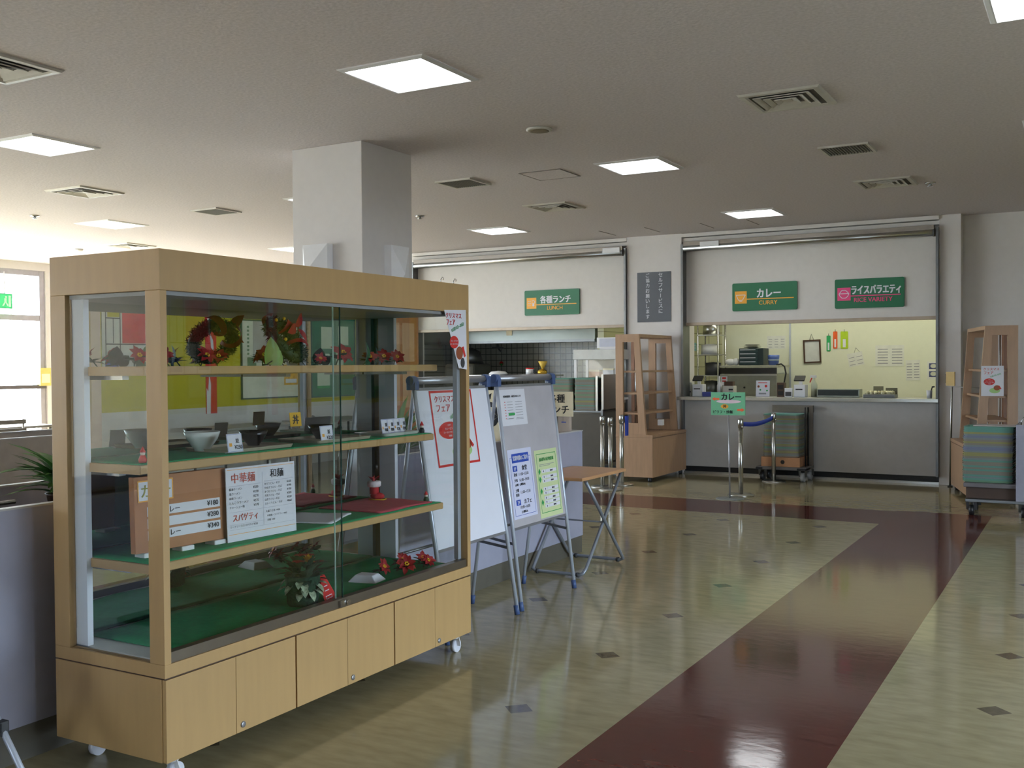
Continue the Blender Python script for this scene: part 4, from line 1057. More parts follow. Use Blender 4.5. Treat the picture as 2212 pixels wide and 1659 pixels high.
WHL = mat('grey wheel', (150, 150, 150), .5)
t = thing('tray_dolly', 'grey platform dolly carrying a tray stack before the curry counter', 'dolly', (-3.45, 13.15, 0))
MB().bx(-.30, .33, -.21, .21, .145, .185).build('platform', mat('dolly grey', (96, 92, 90), .5), t, .006)
MB().bx(-.30, -.22, -.24, .0, .150, .175).bx(.22, .33, -.24, 0, .15, .175).build('corner_bumper', BLACK, t, .004)
MB().bx(-.245, .245, -.185, .19, .185, .305).build('wooden_box', mat('plain wood', (166, 120, 84), .6), t, .004)
MB().tube([(.03, -.187, .245), (.03, -.184, .245)], .026, 16).build('finger_hole', BLACK, t)
MB().tube([(.275, .12, .18), (.275, .12, .93), (.275, -.02, .93), (.275, -.02, .18)], .010, 8).build('push_bar', BLACK, t)
MB().bx(.285, .33, .14, .18, .18, .95).bx(-.20, .33, .185, .21, .86, .95).build('back_frame', mat('frame grey brown', (112, 104, 94), .5, .3), t)
for x, y in ((-.24, -.14), (.27, -.14), (-.24, .14), (.29, .14)): castor(t, x, y, .058, WHL if x > 0 else BLACK, .145)
stack(30, -3.45, 13.15, .307, PI/2, 'plastic tray in the stack on the dolly before the curry counter', 'teal tray on top of the stack before the curry counter', 'trays on the dolly before the curry counter', SEQ1[:10]*2+SEQ1[10:19]+[0], .0180)
t = thing('tray_dolly', 'dark dolly with steel side panel at the right edge of the photo', 'dolly', (-.80, 11.12, 0))
MB().bx(-.29, .42, -.26, .26, .135, .165).build('platform', DSTEEL, t, .004)
MB().bx(-.29, .20, -.20, .22, .166, .275).build('wooden_box', mat('dark box', (74, 56, 46), .6), t, .004)
MB().bx(-.31, .17, -.24, .24, .276, .318).build('tray_base', mat('grey tray base', (108, 104, 106), .5), t, .008)
MB().bx(.155, .60, -.30, -.285, .166, .895).build('front_panel', mat('blue grey steel', (150, 150, 164), .4, .3), t, .002)
MB().bx(.155, .175, -.284, .26, .166, .895).build('side_panel', mat('blue grey steel', (150, 150, 164), .4, .3), t, .002)
MB().tube([(.20, -.27, .895), (.20, -.27, .93), (.22, -.27, .965)], .005, 8).build('handle', CHROME, t)
for x, y in ((-.24, -.20), (.22, -.20), (-.24, .20), (.22, .20)): castor(t, x, y, .05, BLACK, .135)
stack(30, -.898, 11.12, .320, PI/2-.05, 'plastic tray in the stack on the dark dolly at the right edge', 'plastic tray on top of the stack at the right edge', 'trays on the dark dolly at the right edge', SEQ2, .0180, (.0003, 0))
t = panel('tray_liner_sheet', 'white cover sheet lying on the tray stack at the right edge', 'sheet', (-1.03, 10.96, .868), (1, -.05, 0), (.05, 1, 0))
MB().bx(0, .42, 0, .30, 0, .006).build('sheet', mat('pale cover', (200, 192, 190), .6), t)

t = thing('tray_rack', 'steel tray rack with tray stacks before the lunch counter', 'rack', (-6.05, 12.60, 0))
m = MB()
for x in (-.42, .42):
    for y in (-.24, .24): m.bar((x, y, .0), (x, y, .90), .03, .03)
for z in (.18, .86): m.bx(-.42, .42, -.24, .24, z, z+.02)
m.build('frame', DSTEEL, t)
MB().bx(.40, .43, -.22, .22, .90, 1.36).bx(.33, .36, -.25, -.22, .88, 1.34).build('side_rail', STEEL, t)
MB().bx(-.41, .41, -.255, -.245, .12, .84).build('front_panel', mat('dark panel', (70, 64, 54), .5, .2), t)
SEQ3 = [3, 1, 3, 3, 5, 3, 1, 3, 0, 3, 3, 2, 3, 0, 3, 3, 5, 3, 3, 0, 3, 1, 3, 0]
stack(24, -6.255, 12.60, .882, 0, 'plastic tray in the left stack on the steel rack', 'plastic tray on top of the left stack on the steel rack', 'trays in the left stack on the steel rack', SEQ3, .0178)
stack(24, -5.885, 12.60, .882, 0, 'plastic tray in the right stack on the steel rack', 'teal tray on top of the right stack on the steel rack', 'trays in the right stack on the steel rack', SEQ3[5:]+SEQ3[:4]+[0], .0178)

# ================================================================ wooden trolleys
def trolley(label, loc, rz, L_, items=True):
    t = thing('condiment_trolley', label, 'trolley', loc, rz, 'wooden condiment trolleys')
    MB().bx(-.50, 0, 0, L_, .06, .565).build('base_cabinet', BEECH2, t, .002)
    MB().bx(-.502, .004, -.004, L_+.004, .565, .60).build('base_top', BEECH2, t, .002)
    MB().bx(-.02, .0015, .02, L_-.02, .555, .560).build('door_gap', BROWN, t)
    for name, y in (('end_frame', .0), ('end_frame', L_-.10)):
        m = MB(); T = .042
        fr = lambda a, b, c: (a, c, b)
        m.prism([(-.50, .60), (-.40, .60), (-.40, 1.875), (-.50, 1.875)], y, y+T, 0, fr)
        m.prism([(-.185, .60), (-.09, .60), (-.18, 1.875), (-.255, 1.875)], y, y+T, 0, fr)
        m.prism([(-.40, 1.775), (-.245, 1.775), (-.255, 1.875), (-.40, 1.875)], y, y+T, 0, fr)
        m.prism([(-.40, .60), (-.185, .60), (-.195, .745), (-.40, .745)], y, y+T, 0, fr)
        m.build(name, BEECH2, t)
    MB().bx(-.50, -.18, .042, L_-.10, 1.835, 1.875).build('top_panel', BEECH2, t)
    MB().bx(-.50, -.455, L_*.5-.10, L_*.5+.02, .60, 1.835).build('back_post', mat('dark beech', (134, 92, 66), .45), t)
    for z in (.875, 1.13, 1.41):
        MB().bx(-.46, -.135-.06*(z-.6), .042, L_-.10, z-.024, z).build('shelf', BEECH2, t, .002)
    MB().tube([(-.44, L_*.42, .60), (-.44, L_*.42, 1.83)], .008, 8).build('shelf_rod', CHROME, t)
    for x in (-.45, -.06):
        for y in (.06, L_-.06): MB().lathe([(.022, .0), (.028, .012), (.028, .045), (.02, .06)], 12, (x, y, 0)).build('castor', BLACK, t)
    return t
trolley('tall beech condiment trolley standing before the pillar left of the curry counter', (-4.835, 12.13, 0), 0, 1.22)
trolley('tall beech condiment trolley at the right end of the curry counter', (-1.467, 13.07, 0), math.radians(194.1), 1.22)
t = thing('napkin_dispenser', 'white dispenser on the base of the left beech trolley', 'dispenser', (-5.03, 12.92, .60))
MB().bx(-.035, .035, -.035, .035, .075, .155).build('body', WHITE, t, .006)
MB().lathe([(.02, 0), (.018, .08)], 12).build('stem', GLASS, t)
t = thing('napkin_dispenser', 'white box on the base of the right beech trolley', 'dispenser', (-1.10, 12.42, .60), .25)
MB().bx(-.06, .06, -.04, .04, 0, .18).build('body', WHITE, t, .004)
MB().bx(-.061, .061, -.041, .041, .02, .028).build('slot', DGREY, t)
th = math.radians(194.1); ax = Vector((math.cos(th), math.sin(th), 0)); ay = Vector((-math.sin(th), math.cos(th), 0))
o_ = Vector((-1.467, 13.07, 0))+ay*1.168-ax*.14
t = panel('fair_poster', 'white fair poster hung on the end frame of the right beech trolley', 'poster', (o_.x, o_.y, 1.13), -ax, (0, 0, 1))
MB().prism([(0, 0), (.22, 0), (.22, .32), (0, .32)], .0, .001).build('sheet', PAPER, t)
fair_art(t, .22, .32, False)
t = thing('metal_rail_frame', 'thin steel tube frame behind the right beech trolley', 'rail', (-1.40, 13.28, 0))
MB().tube([(-.10, 0, .01), (-.08, 0, 1.20), (.22, .0, 1.18), (.25, 0, 1.14), (.25, 0, .01)], .012, 8).build('frame', STEEL, t)
MB().lathe([(.03, 0), (.03, .012)], 10, (-.10, 0, 0)).lathe([(.03, 0), (.03, .012)], 10, (.25, 0, 0)).build('foot', BLACK, t)
t = panel('number_card', 'beige card clipped on the steel tube frame by the right pillar', 'card', (-1.545, 13.25, 1.21), (1, -.3, 0), (.05, 0, 1))
MB().bx(0, .105, 0, .165, -.02, 0).build('card', mat('beige card', (206, 176, 112), .6), t)
MB().bx(-.01, .0, .03, .14, -.018, -.006).build('clip', BLACK, t)
# ================================================================ wall signs
def rounded(w_, h_, r, n=5):
    out = []
    for cx, cy_, a0 in ((w_-r, h_-r, 0), (r, h_-r, PI/2), (r, r, PI), (w_-r, r, 1.5*PI)):
        for k in range(n): a = a0+PI/2*k/(n-1); out.append((cx+r*math.cos(a), cy_+r*math.sin(a)))
    return out
def wallsign(label, x0, x1, z0, z1, jp, en, acc, icon, y=13.498, jpw=None, jpx=None):
    w_, h_ = x1-x0, z1-z0
    t = panel('menu_sign', label, 'sign', (x0, y, z0), (1, 0, 0), (0, 0, 1), 'green counter signs')
    MB().prism(rounded(w_, h_, .02), 0, .022).build('board', SIGNG, t)
    m = MB(); q = h_*.44
    m.rect(w_*.04, w_*.04+q, h_*.27, h_*.27+q, .0228, 0).rect(w_*.04+q, w_*.95, h_*.405, h_*.405+.012, .0226, 0)
    m.text(en, w_*.56, h_*.21, h_*.145, .0228, 0, w_*.55, .02, 'C')
    m.build('accent', acc, t)
    m = MB().text(jp, w_*(jpx or .57), h_*.47, h_*.30, .0230, 0, w_*(jpw or .55), .045, 'C')
    c, d_ = w_*.04+q/2, h_*.27+q/2
    def line(pts):
        for a, b in zip(pts, pts[1:]):
            dx, dy_ = b[0]-a[0], b[1]-a[1]; l = math.hypot(dx, dy_); nx, ny = -dy_/l*.004, dx/l*.004
            m.flat([(a[0]-nx, a[1]-ny), (b[0]-nx, b[1]-ny), (b[0]+nx, b[1]+ny), (a[0]+nx, a[1]+ny)], .0236)
    u = q*.38
    if icon == 'cup': line([(c-u, d_+u*.5), (c+u, d_+u*.5), (c+u*.4, d_-u*.6), (c-u*.5, d_-u*.6), (c-u, d_+u*.5)]); line([(c-u*.3, d_-u*.8), (c+u*.3, d_-u*.8)])
    elif icon == 'rice': line([(c-u, d_+u*.1), (c+u, d_+u*.1), (c+u*.7, d_-u*.5), (c+u*.3, d_-u*.8), (c-u*.4, d_-u*.8), (c-u*.8, d_-u*.4), (c-u, d_+u*.1)]); line([(c-u*.9, d_+u*.2), (c-u*.4, d_+u*.8), (c+u*.3, d_+u*.8), (c+u*.9, d_+u*.2)])
    else:
        line([(c-u, d_+u*.5), (c-u*.1, d_+u*.5)]); line([(c-u, d_), (c-u*.1, d_)]); line([(c-u, d_-u*.6), (c-u*.2, d_-u*.6)]); line([(c+u*.1, d_+u*.5), (c+u*.6, d_+u*.7), (c+u, d_+u*.3), (c+u*.7, d_-u*.1), (c+u*.1, d_+u*.1)]); m.disc(c+u*.5, d_-u*.45, u*.3, u*.3, .0236)
    m.build('lettering', PAPER, t)
wallsign('green lunch sign with orange square on the left shutter fascia', -7.395, -6.492, 2.225, 2.595, '各種ランチ', 'LUNCH', ORANGE, 'lunch')
wallsign('green curry sign with orange square on the right shutter fascia', -4.223, -3.361, 2.190, 2.560, 'カレー', 'CURRY', ORANGE, 'cup', jpw=.36)
wallsign('green rice sign with pink square, rightmost of the counter signs', -2.885, -2.047, 2.180, 2.550, 'ライスバラエティ', 'RICE VARIETY', PINK, 'rice', jpw=.70, jpx=.60)
t = panel('self_service_sign', 'dark grey sign with vertical white lettering on the pillar', 'sign', (-5.555, 13.399, 2.075), (1, 0, 0), (0, 0, 1))
MB().bx(0, .495, 0, .69, 0, .006).build('board', mat('slate sign', (82, 86, 94), .5, var=.02), t)
m = MB()
for col_, xx, ytop, st in (('セルフサービスに', .345, .625, .0715), ('ご協力お願いします', .155, .625, .0715)):
    for k, ch in enumerate(col_):
        y = ytop-k*st
        if ch == 'ー': m.rect(xx-.004, xx+.004, y-.004, y+.05, .0068)
        else: m.text(ch, xx, y-.004, .055, .0068, 0, .056, .012, 'C')
m.build('lettering', PAPER, t)

# ================================================================ curry kitchen
t = thing('conveyor_oven', 'wide stainless oven standing in the curry kitchen', 'oven', (-4.52, 15.20, 0))
MB().bx(-.43, .43, 0, .70, .08, 1.33).build('body', mat('oven steel', (150, 150, 138), .35, .6), t, .006)
MB().bx(-.43, .43, -.012, 0, 1.335, 1.425).build('glass_band', mat('dark oven glass', (34, 34, 34), .15), t)
MB().bx(-.44, .44, -.02, .72, 1.43, 1.462).build('top', mat('oven top', (176, 176, 160), .35, .5), t, .004)
MB().bx(-.43, .43, -.035, -.01, 1.305, 1.33).build('handle', STEEL, t)
MB().tube([(-.06, -.012, 1.13), (-.06, 0, 1.13)], .014, 12).build('knob', BLACK, t)
MB().bx(-.42, -.32, -.012, -.001, 1.16, 1.30).build('label_plate', PAPER, t)
MB().bx(-.40, -.34, -.014, -.012, 1.255, 1.285).bx(-.40, -.34, -.014, -.012, 1.215, 1.235).build('label_print', RED, t)
for x in (-.38, .38):
    for y in (.05, .65): MB().lathe([(.03, 0), (.03, .08)], 10, (x, y, 0)).build('foot', BLACK, t)
t = thing('drawer_chest', 'small black drawer chest on top of the oven', 'drawers', (-4.49, 15.24, 1.463))
MB().bx(-.185, .185, 0, .3, 0, .255).build('body', mat('green black plastic', (28, 46, 48), .4), t, .006)
for k in range(4):
    d_ = MB().bx(-.175, .10, -.012, 0, .012+k*.06, .062+k*.06).build('drawer', mat('dark drawer', (40, 62, 64), .4), t)
    MB().bx(-.165, .07, -.016, -.012, .048+k*.06, .056+k*.06).build('handle_strip', PAPER, d_)
for k in range(3):
    o = MB().lathe([(.05, 0), (.125-.01*k, .018), (.13-.01*k, .022), (.05, .008), (0, .008)], 22).build('serving_plate', mat('grey plate', (176, 176, 164), .4), None, 0, (-4.51, 15.38, 1.7195+k*.0185)); tag(o, 'grey plate stacked on the black drawer chest, %s' % ('lowest', 'middle', 'topmost')[k], 'plate', 'plates on the drawer chest')
t = thing('storage_tub', 'blue plastic tub at the right end of the oven top', 'tub', (-4.18, 15.35, 1.463))
MB().lathe([(.070, 0), (.085, .115), (.086, .15), (.07, .152), (0, .152)], 20).build('body', mat('blue plastic', (84, 108, 176), .4), t)
MB().lathe([(.0775, .058), (.0815, .085)], 20).build('label_band', mat('tub grey', (130, 146, 160), .5), t)
t = thing('takeout_bag', 'crumpled white bag on the left end of the oven top', 'bag', (-4.83, 15.32, 1.463))
MB().ell((0, 0, .05), (.09, .07, .05), 12).ell((.09, 0, .055), (.06, .06, .055), 12).build('bag', WHITE, t)
o = tag(thing('power_cable', 'dark cable bundle hanging at the right end of the oven', 'cable', (-4.04, 15.25, 1.46)), 'dark cable bundle hanging at the right end of the oven', 'cable')
MB().tube([(-.08, .05, .006), (0, 0, .02), (.05, 0, -.02), (.07, .0, -.12), (.04, .02, -.25), (.02, .02, -.4)], .012, 8).build('cord', BLACK, o)

def pos(label, x, y, z):
    t = thing('receipt_printer', label, 'cash register', (x, y, z), 0, 'white order terminals')
    MB().bx(-.075, .075, -.06, .09, 0, .165).build('body', WHITE, t, .008)
    MB().bx(-.05, .04, -.062, -.0601, .095, .110).build('paper_slot', BLACK, t)
    MB().bx(-.02, .02, 0, .03, .165, .215).build('neck', WHITE, t)
    MB().rbox((-.01, .0, .245), (.135, .02, .095), 0, 0, Matrix.Rotation(-.9, 3, 'X')).build('display', BLACK, t)
pos('white order terminal at the left end of the curry counter', -4.745, 13.62, 1.045)
pos('white order terminal near the middle of the curry counter', -3.355, 13.62, 1.045)
t = thing('card_reader', 'small pale box left of the left order terminal', 'box', (-4.875-.02, 13.68, 1.045)); MB().bx(-.045, .045, -.05, .05, 0, .19).build('body', mat('pale grey box', (206, 206, 196), .5), t, .006)
MB().bx(-.03, .03, -.052, -.050, .05, .07).build('slot', DGREY, t)
t = thing('napkin_box', 'low blue box beside the left order terminal', 'box', (-4.615, 13.58, 1.045)); MB().bx(-.055, .055, -.04, .04, 0, .062).build('body', mat('navy box', (60, 70, 150), .5), t, .004)
t = thing('squeeze_bottle', 'tall white bottle by the left order terminal', 'bottle', (-4.53, 13.86, 1.045)); MB().lathe([(.035, 0), (.036, .14), (.012, .20), (.010, .27), (0, .275)], 14).build('body', WHITE, t)
t = thing('label_printer', 'white box with dark slots beside the oven', 'printer', (-4.38, 13.84, 1.045)); MB().bx(-.08, .08, -.07, .07, 0, .14).build('body', mat('warm white box', (208, 204, 190), .5), t, .008)
MB().bx(.01, .07, -.073, -.069, .04, .06).bx(.01, .07, -.073, -.069, .08, .10).build('slots', BLACK, t)
MB().bx(-.06, .06, -.05, .05, .14, .20).build('basket', BROWN, t)
t = panel('menu_poster', 'small white poster with coloured dots leaning on the counter', 'poster', (-3.955, 13.64, 1.047), (1, 0, 0), (0, .10, 1))
MB().bx(0, .185, 0, .215, 0, .004).build('sheet', PAPER, t)
m = MB().rect(.03, .15, .18, .19, .005, 0).disc(.035, .135, .016, .016, .005, 1, 12).disc(.135, .14, .018, .018, .005, 0, 12).disc(.15, .08, .012, .012, .005, 2, 12).disc(.06, .09, .012, .012, .005, 2, 12).rect(.04, .14, .03, .05, .005, 3)
m.build('print', [RED, CHK, GREENI, mat('grey print', (150, 150, 156), .7)], t)
t = thing('card_stand', 'small white frame beside the right order terminal', 'stand', (-3.505, 13.60, 1.045)); MB().bx(-.05, .05, -.02, .02, 0, .12).build('body', WHITE, t, .003)
MB().bx(-.04, .04, -.022, -.019, .015, .07).build('screen', DGREY, t)
t = thing('wooden_box', 'dark little shelf box left of the white frame', 'box', (-3.62, 13.68, 1.045)); MB().bx(-.05, .05, -.05, .05, 0, .19).build('body', BROWN, t, .003)
MB().bx(-.035, .035, -.053, -.049, .02, .075).bx(-.035, .035, -.053, -.049, .10, .16).build('openings', mat('shelf dark', (30, 26, 20), .6), t)
t = thing('spray_bottle', 'white spray bottle with red trigger right of the terminal', 'bottle', (-3.225, 13.82, 1.045)); MB().lathe([(.04, 0), (.042, .16), (.016, .21), (.014, .25)], 14).build('body', mat('translucent white', (222, 226, 200), .4), t)
MB().bx(-.05, .03, -.015, .015, .25, .285).build('nozzle', WHITE, t, .003)
MB().bar((-.03, 0, .25), (-.055, 0, .19), .02, .012).build('trigger', RED, t)
t = thing('warming_tray', 'long dark food warmer on the curry counter', 'food warmer', (-2.90, 13.72, 1.045)); MB().bx(-.265, .275, -.02, .18, 0, .105).build('body', mat('warmer steel', (150, 156, 146), .35, .6), t, .004)
MB().bx(-.25, .26, -.022, -.0195, .022, .095).build('front_opening', mat('warmer dark', (40, 48, 46), .4), t)
t = thing('bread_tray', 'steel tray with wrapped food near the right end of the counter', 'tray', (-2.355, 13.62, 1.045))
MB().bx(-.19, .19, -.11, .13, 0, .045).build('tray', DSTEEL, t, .006)
m = MB(); q = random.Random(8)
for k in range(12): m.ell((-.15+.027*k, q.uniform(-.06, .06), .062), (.035, .05, .030), 8)
m.build('wrapped_food', mat('foil wrap', (206, 200, 160), .3, .3, var=.4, scale=40), t)
MB().bx(-.10, .02, .09, .11, .045, .145).bx(.05, .19, .09, .11, .045, .125).build('back_plate', mat('plate grey', (120, 118, 96), .4, .3), t)
t = thing('pen_cup', 'small white cup holding a dark pen at the right end of the counter', 'cup', (-1.775, 13.62, 1.045)); MB().lathe([(.030, 0), (.036, .10), (.032, .10), (.028, .01), (0, .008)], 16).build('cup', WHITE, t)
MB().tube([(0, 0, .01), (.035, 0, .15)], .007, 8).tube([(.035, 0, .14), (.06, 0, .145)], .010, 8).build('pen', BLACK, t)
# wall things in the kitchen (wall face at y=16)
def wallpaper_(name, label, x0, x1, z0, z1, rot=0, m_=PAPER, rows=5, cols=2, y=15.998, grp=None):
    t = panel(name, label, 'paper', (x0, y, z0), (math.cos(rot), 0, math.sin(rot)), (-math.sin(rot), 0, math.cos(rot)), grp)
    w_, h_ = x1-x0, z1-z0
    MB().bx(0, w_, 0, h_, 0, .003).build('sheet', m_, t)
    m = MB()
    for i in range(rows):
        for j in range(cols):
            m.rect(w_*(.08+j/cols), w_*(-.06+(j+1)/cols), h_*(.12+.8*i/rows), h_*(.16+.8*i/rows), .0035)
    m.build('print', mat('grey print', (150, 150, 156), .7), t)
    return t
KP = mat('kitchen paper', (222, 222, 214), .7)
wallpaper_('notice_sheet', 'white notice sheet on the kitchen wall above the oven', -4.458, -4.17, 1.716, 1.916, 0, KP, 4, 3)
wallpaper_('notice_sheet', 'wide double white notice sheet right of the hanging card', -2.836, -2.433, 1.434, 1.746, 0, KP, 6, 2)
wallpaper_('notice_sheet', 'white notice sheet with tiny pictures, right of the wide one', -2.407, -2.209, 1.224, 1.522, .02, KP, 6, 2)
t = wallpaper_('hanging_card', 'tilted white card hanging from a hook on the kitchen wall', -3.210, -2.985, 1.42, 1.62, .20, KP, 3, 2)
MB().tube([(.11, .2, .002), (.15, .27, .002)], .002, 6).tube([(.19, .2, .002), (.15, .27, .002)], .002, 6).build('string', DGREY, t)
t = panel('picture_frame', 'dark wooden picture frame hanging slightly tilted in the kitchen', 'picture frame', (-3.885, 15.998, 1.485), (1, 0, .04), (-.04, 0, 1))
m = MB(); w_, h_, b_ = .262, .355, .022
m.bx(0, w_, 0, b_, 0, .02).bx(0, w_, h_-b_, h_, 0, .02).bx(0, b_, b_, h_-b_, 0, .02).bx(w_-b_, w_, b_, h_-b_, 0, .02).build('frame', BROWN, t)
MB().bx(b_, w_-b_, b_, h_-b_, 0, .006).build('certificate', mat('pale grey print', (206, 208, 206), .4), t)
MB().tube([(.10, h_, .005), (.13, h_+.09, .005), (.16, h_, .005)], .003, 6).build('cord', DGREY, t)
for lb, x0, x1, z0, z1, m_ in (('narrow green wall tag on the kitchen wall, left of three', -3.546, -3.486, 1.665, 1.905, mat('tag green', (46, 168, 96), .5)), ('narrow orange wall tag on the kitchen wall, middle of three', -3.449, -3.386, 1.706, 1.966, mat('tag orange', (230, 96, 40), .5)), ('broad lime wall tag on the kitchen wall, right of three', -3.338, -3.230, 1.703, 1.963, mat('tag lime', (176, 206, 40), .5))):
    t = panel('hanging_tag', lb, 'tag', (x0, 15.998, z0), (1, 0, 0), (0, 0, 1), 'coloured tags on the kitchen wall')
    w_, h_ = x1-x0, z1-z0
    MB().prism(rounded(w_, h_, .012), 0, .006).build('tag', m_, t)
    MB().rect(w_*.3, w_*.7, h_*.08, h_*.55, .0065).build('label_patch', PAPER, t)
    MB().tube([(w_/2, h_-.01, .008), (w_/2, h_+.03, .008)], .003, 6).build('hook', DGREY, t)
t = panel('photo_sheet', 'white sheet with two photographs beside the right kitchen jamb', 'paper', (-2.115, 15.998, 1.24), (1, 0, 0), (0, 0, 1))
MB().bx(0, .155, 0, .26, 0, .003).build('sheet', KP, t)
m = MB()
for z in (.035, .15): m.rect(.025, .145, z, z+.085, .004, 0).disc(.085, z+.045, .042, .03, .0046, 1, 16)
m.build('photos', [mat('photo blue', (70, 78, 120), .5), mat('photo pale', (204, 204, 186), .5)], t)
for z0, z1, lb in ((1.50, 1.72, 'upper dark bracket on the right kitchen jamb'), (1.08, 1.42, 'lower dark bracket on the right kitchen jamb')):
    o = MB().bx(0, .03, 0, .03, 0, z1-z0).build('jamb_bracket', mat('navy metal', (34, 36, 66), .4), None, 0, (-1.672, 13.56, z0)); tag(o, lb, 'bracket', 'dark brackets on the jamb')
# rack with pans at the left of the curry kitchen
t = thing('pan_rack', 'steel wire rack with pots at the left of the curry kitchen', 'rack', (-5.14, 15.35, 0))
m = MB()
for x in (-.16, .16):
    for y in (-.18, .18): m.tube([(x, y, 0), (x, y, 2.2)], .012, 8)
m.build('uprights', CHROME, t)
for z in (1.0, 1.30, 1.62, 1.92): MB().bx(-.17, .17, -.19, .19, z, z+.015).build('shelf', STEEL, t)
def pot(label, x, y, z, r, h, m_):
    t = thing('cooking_pot', label, 'pot', (x, y, z), 0, 'pots on the steel rack'); MB().lathe([(r, 0), (r, h), (r-.004, h), (r-.004, .006), (0, .006)], 20).build('pot_body', m_, t); MB().lathe([(r+.006, h), (r+.006, h+.006), (0, h+.02)], 20).build('lid', m_, t)
pot('large steel pot on the top shelf of the steel rack', -5.14, 15.35, 1.936, .13, .18, STEEL)
pot('white pot on the second shelf of the steel rack', -5.17, 15.32, 1.636, .12, .14, WHITE)
pot('dark pot on the third shelf of the steel rack', -5.11, 15.33, 1.316, .12, .18, DGREY)
pot('steel pot on the lowest visible shelf of the rack', -5.13, 15.34, 1.016, .12, .2, DSTEEL)
t = panel('hand_wash_notice', 'small pale blue notice on the tiled kitchen wall', 'paper', (-5.70, 15.997, 1.70), (1, 0, 0), (0, 0, 1)); MB().bx(0, .09, 0, .13, 0, .003).build('sheet', mat('pale blue paper', (150, 200, 200), .6), t)
MB().rect(.01, .08, .04, .05, .0035).rect(.01, .08, .08, .09, .0035).build('print', PAPER, t)
# ================================================================ lunch kitchen
t = thing('extractor_hood', 'long polished steel extractor hood in the lunch kitchen', 'hood', (-8.3, 14.2, 1.86))
MB().prism([(0, 0), (1.2, 0), (1.2, .9), (.25, .9), (0, .28)], -1.9, 1.72, 0, lambda a, b, c: (c, a, b)).build('hood_body', mat('polished hood steel', (128, 134, 128), .3, .35, var=.12, scale=1.5, bump=.3), t)
MB().bx(-1.9, 1.72, -.02, .0, -.02, .02).build('edge_lip', DSTEEL, t)
MB().bx(.18, .28, -.012, -.002, .10, .22).build('label_plate', CREAM, t)
t = thing('flame_nozzle', 'dark nozzle hanging under the extractor hood', 'nozzle', (-8.75, 15.0, 1.86)); MB().tube([(0, 0, .03), (0, 0, -.08)], .02, 10).tube([(0, 0, -.08), (.06, 0, -.14)], .015, 10).bx(-.1, .1, -.03, .03, -.09, -.06).build('body', DGREY, t)
t = thing('pass_shelf', 'steel pass shelf above the lunch counter', 'shelf', (-7.65, 13.60, 1.0))
MB().bx(-.95, .75, -.13, .17, .325, .345).build('shelf_board', STEEL, t, .003)
for x in (-.9, .7):
    MB().tube([(x, 0, 0), (x, 0, .326)], .014, 8).build('upright', CHROME, t)
t = thing('rice_cooker_lid', 'white dome behind the grey easel top bar, on the pass shelf', 'lid', (-7.93, 13.60, 1.345)); MB().lathe([(.14, 0), (.145, .02), (.11, .05), (.0, .062)], 22).build('dome', WHITE, t)
t = thing('food_can', 'small white can with red band on the pass shelf', 'can', (-7.38, 13.60, 1.345)); MB().lathe([(.062, 0), (.062, .10), (0, .10)], 18).build('body', WHITE, t); MB().lathe([(.063, .085), (.063, .102), (0, .103)], 18).build('lid', RED, t); MB().bx(.055, .085, -.015, .015, .03, .08).build('tab', DGREY, t)
t = thing('golden_ornament', 'golden ornament with yellow cone beside the white can', 'ornament', (-7.17, 13.60, 1.345)); MB().lathe([(.05, 0), (.075, .03), (.07, .06), (.03, .085)], 18).build('body', mat('gold', (212, 170, 60), .25, .8), t); MB().lathe([(.012, .08), (.07, .20)], 12, (.01, 0, 0)).build('cone', mat('yellow cone', (214, 180, 70), .5), t)
t = panel('round_sticker', 'small red and green sticker on the grey kitchen tiles', 'sticker', (-9.03, 15.598, 1.52), (1, 0, 0), (0, 0, 1)); m = MB().disc(0, 0, .04, .04, .002, 0, 18).flat([(-.04, 0), (.04, 0), (0, -.05)], .0025, 1); m.build('sticker', [RED, GREENI], t)
t = thing('food_showcase', 'white framed glass food cabinet standing on the lunch counter', 'display case', (-6.03, 13.22, 1.0))
m = MB()
for x in (-.33, .29):
    for y in (-.20, .18): m.bx(x, x+.04, y, y+.04, .03, .56)
m.bx(-.33, .33, -.20, .22, 0, .03).build('frame', WHITE, t)
MB().bx(-.34, .34, -.21, .23, .56, .70).build('top', mat('cool white top', (206, 206, 202), .45), t, .008)
MB().bx(-.29, .29, -.205, -.199, .03, .56).bx(-.335, -.329, -.16, .18, .03, .56).bx(.329, .335, -.16, .18, .03, .56).build('pane', GLASS, t)
MB().bx(-.29, .29, -.15, .18, .30, .31).build('shelf', GLASS, t)
MB().bx(-.29, .29, .19, .21, .03, .56).build('back', mat('cabinet back', (190, 182, 170), .5), t)
t = thing('small_monitor', 'white monitor standing on the glass food cabinet', 'monitor', (-5.92, 13.20, 1.70)); MB().bx(-.17, .17, 0, .03, .02, .17).build('screen_case', WHITE, t, .004); MB().bx(-.12, .12, -.02, .05, 0, .02).build('foot', WHITE, t); MB().bx(-.13, .15, -.002, .0, .04, .155).build('screen', mat('pale screen', (186, 190, 206), .3), t)
for x, h, lb in ((-.12, .10, 'left'), (.10, .12, 'right')):
    o = thing('packed_lunch', 'packed lunch box inside the glass food cabinet, the %s one' % lb, 'box', (-6.03+x, 13.28, 1.312), 0, 'packed lunches in the glass cabinet'); MB().bx(-.08, .08, -.05, .05, 0, h).build('box', PAPER if x > 0 else mat('salmon box', (206, 160, 128), .5), o, .004); MB().bx(-.082, .082, -.052, .052, h-.02, h+.004).build('lid', CREAM, o)
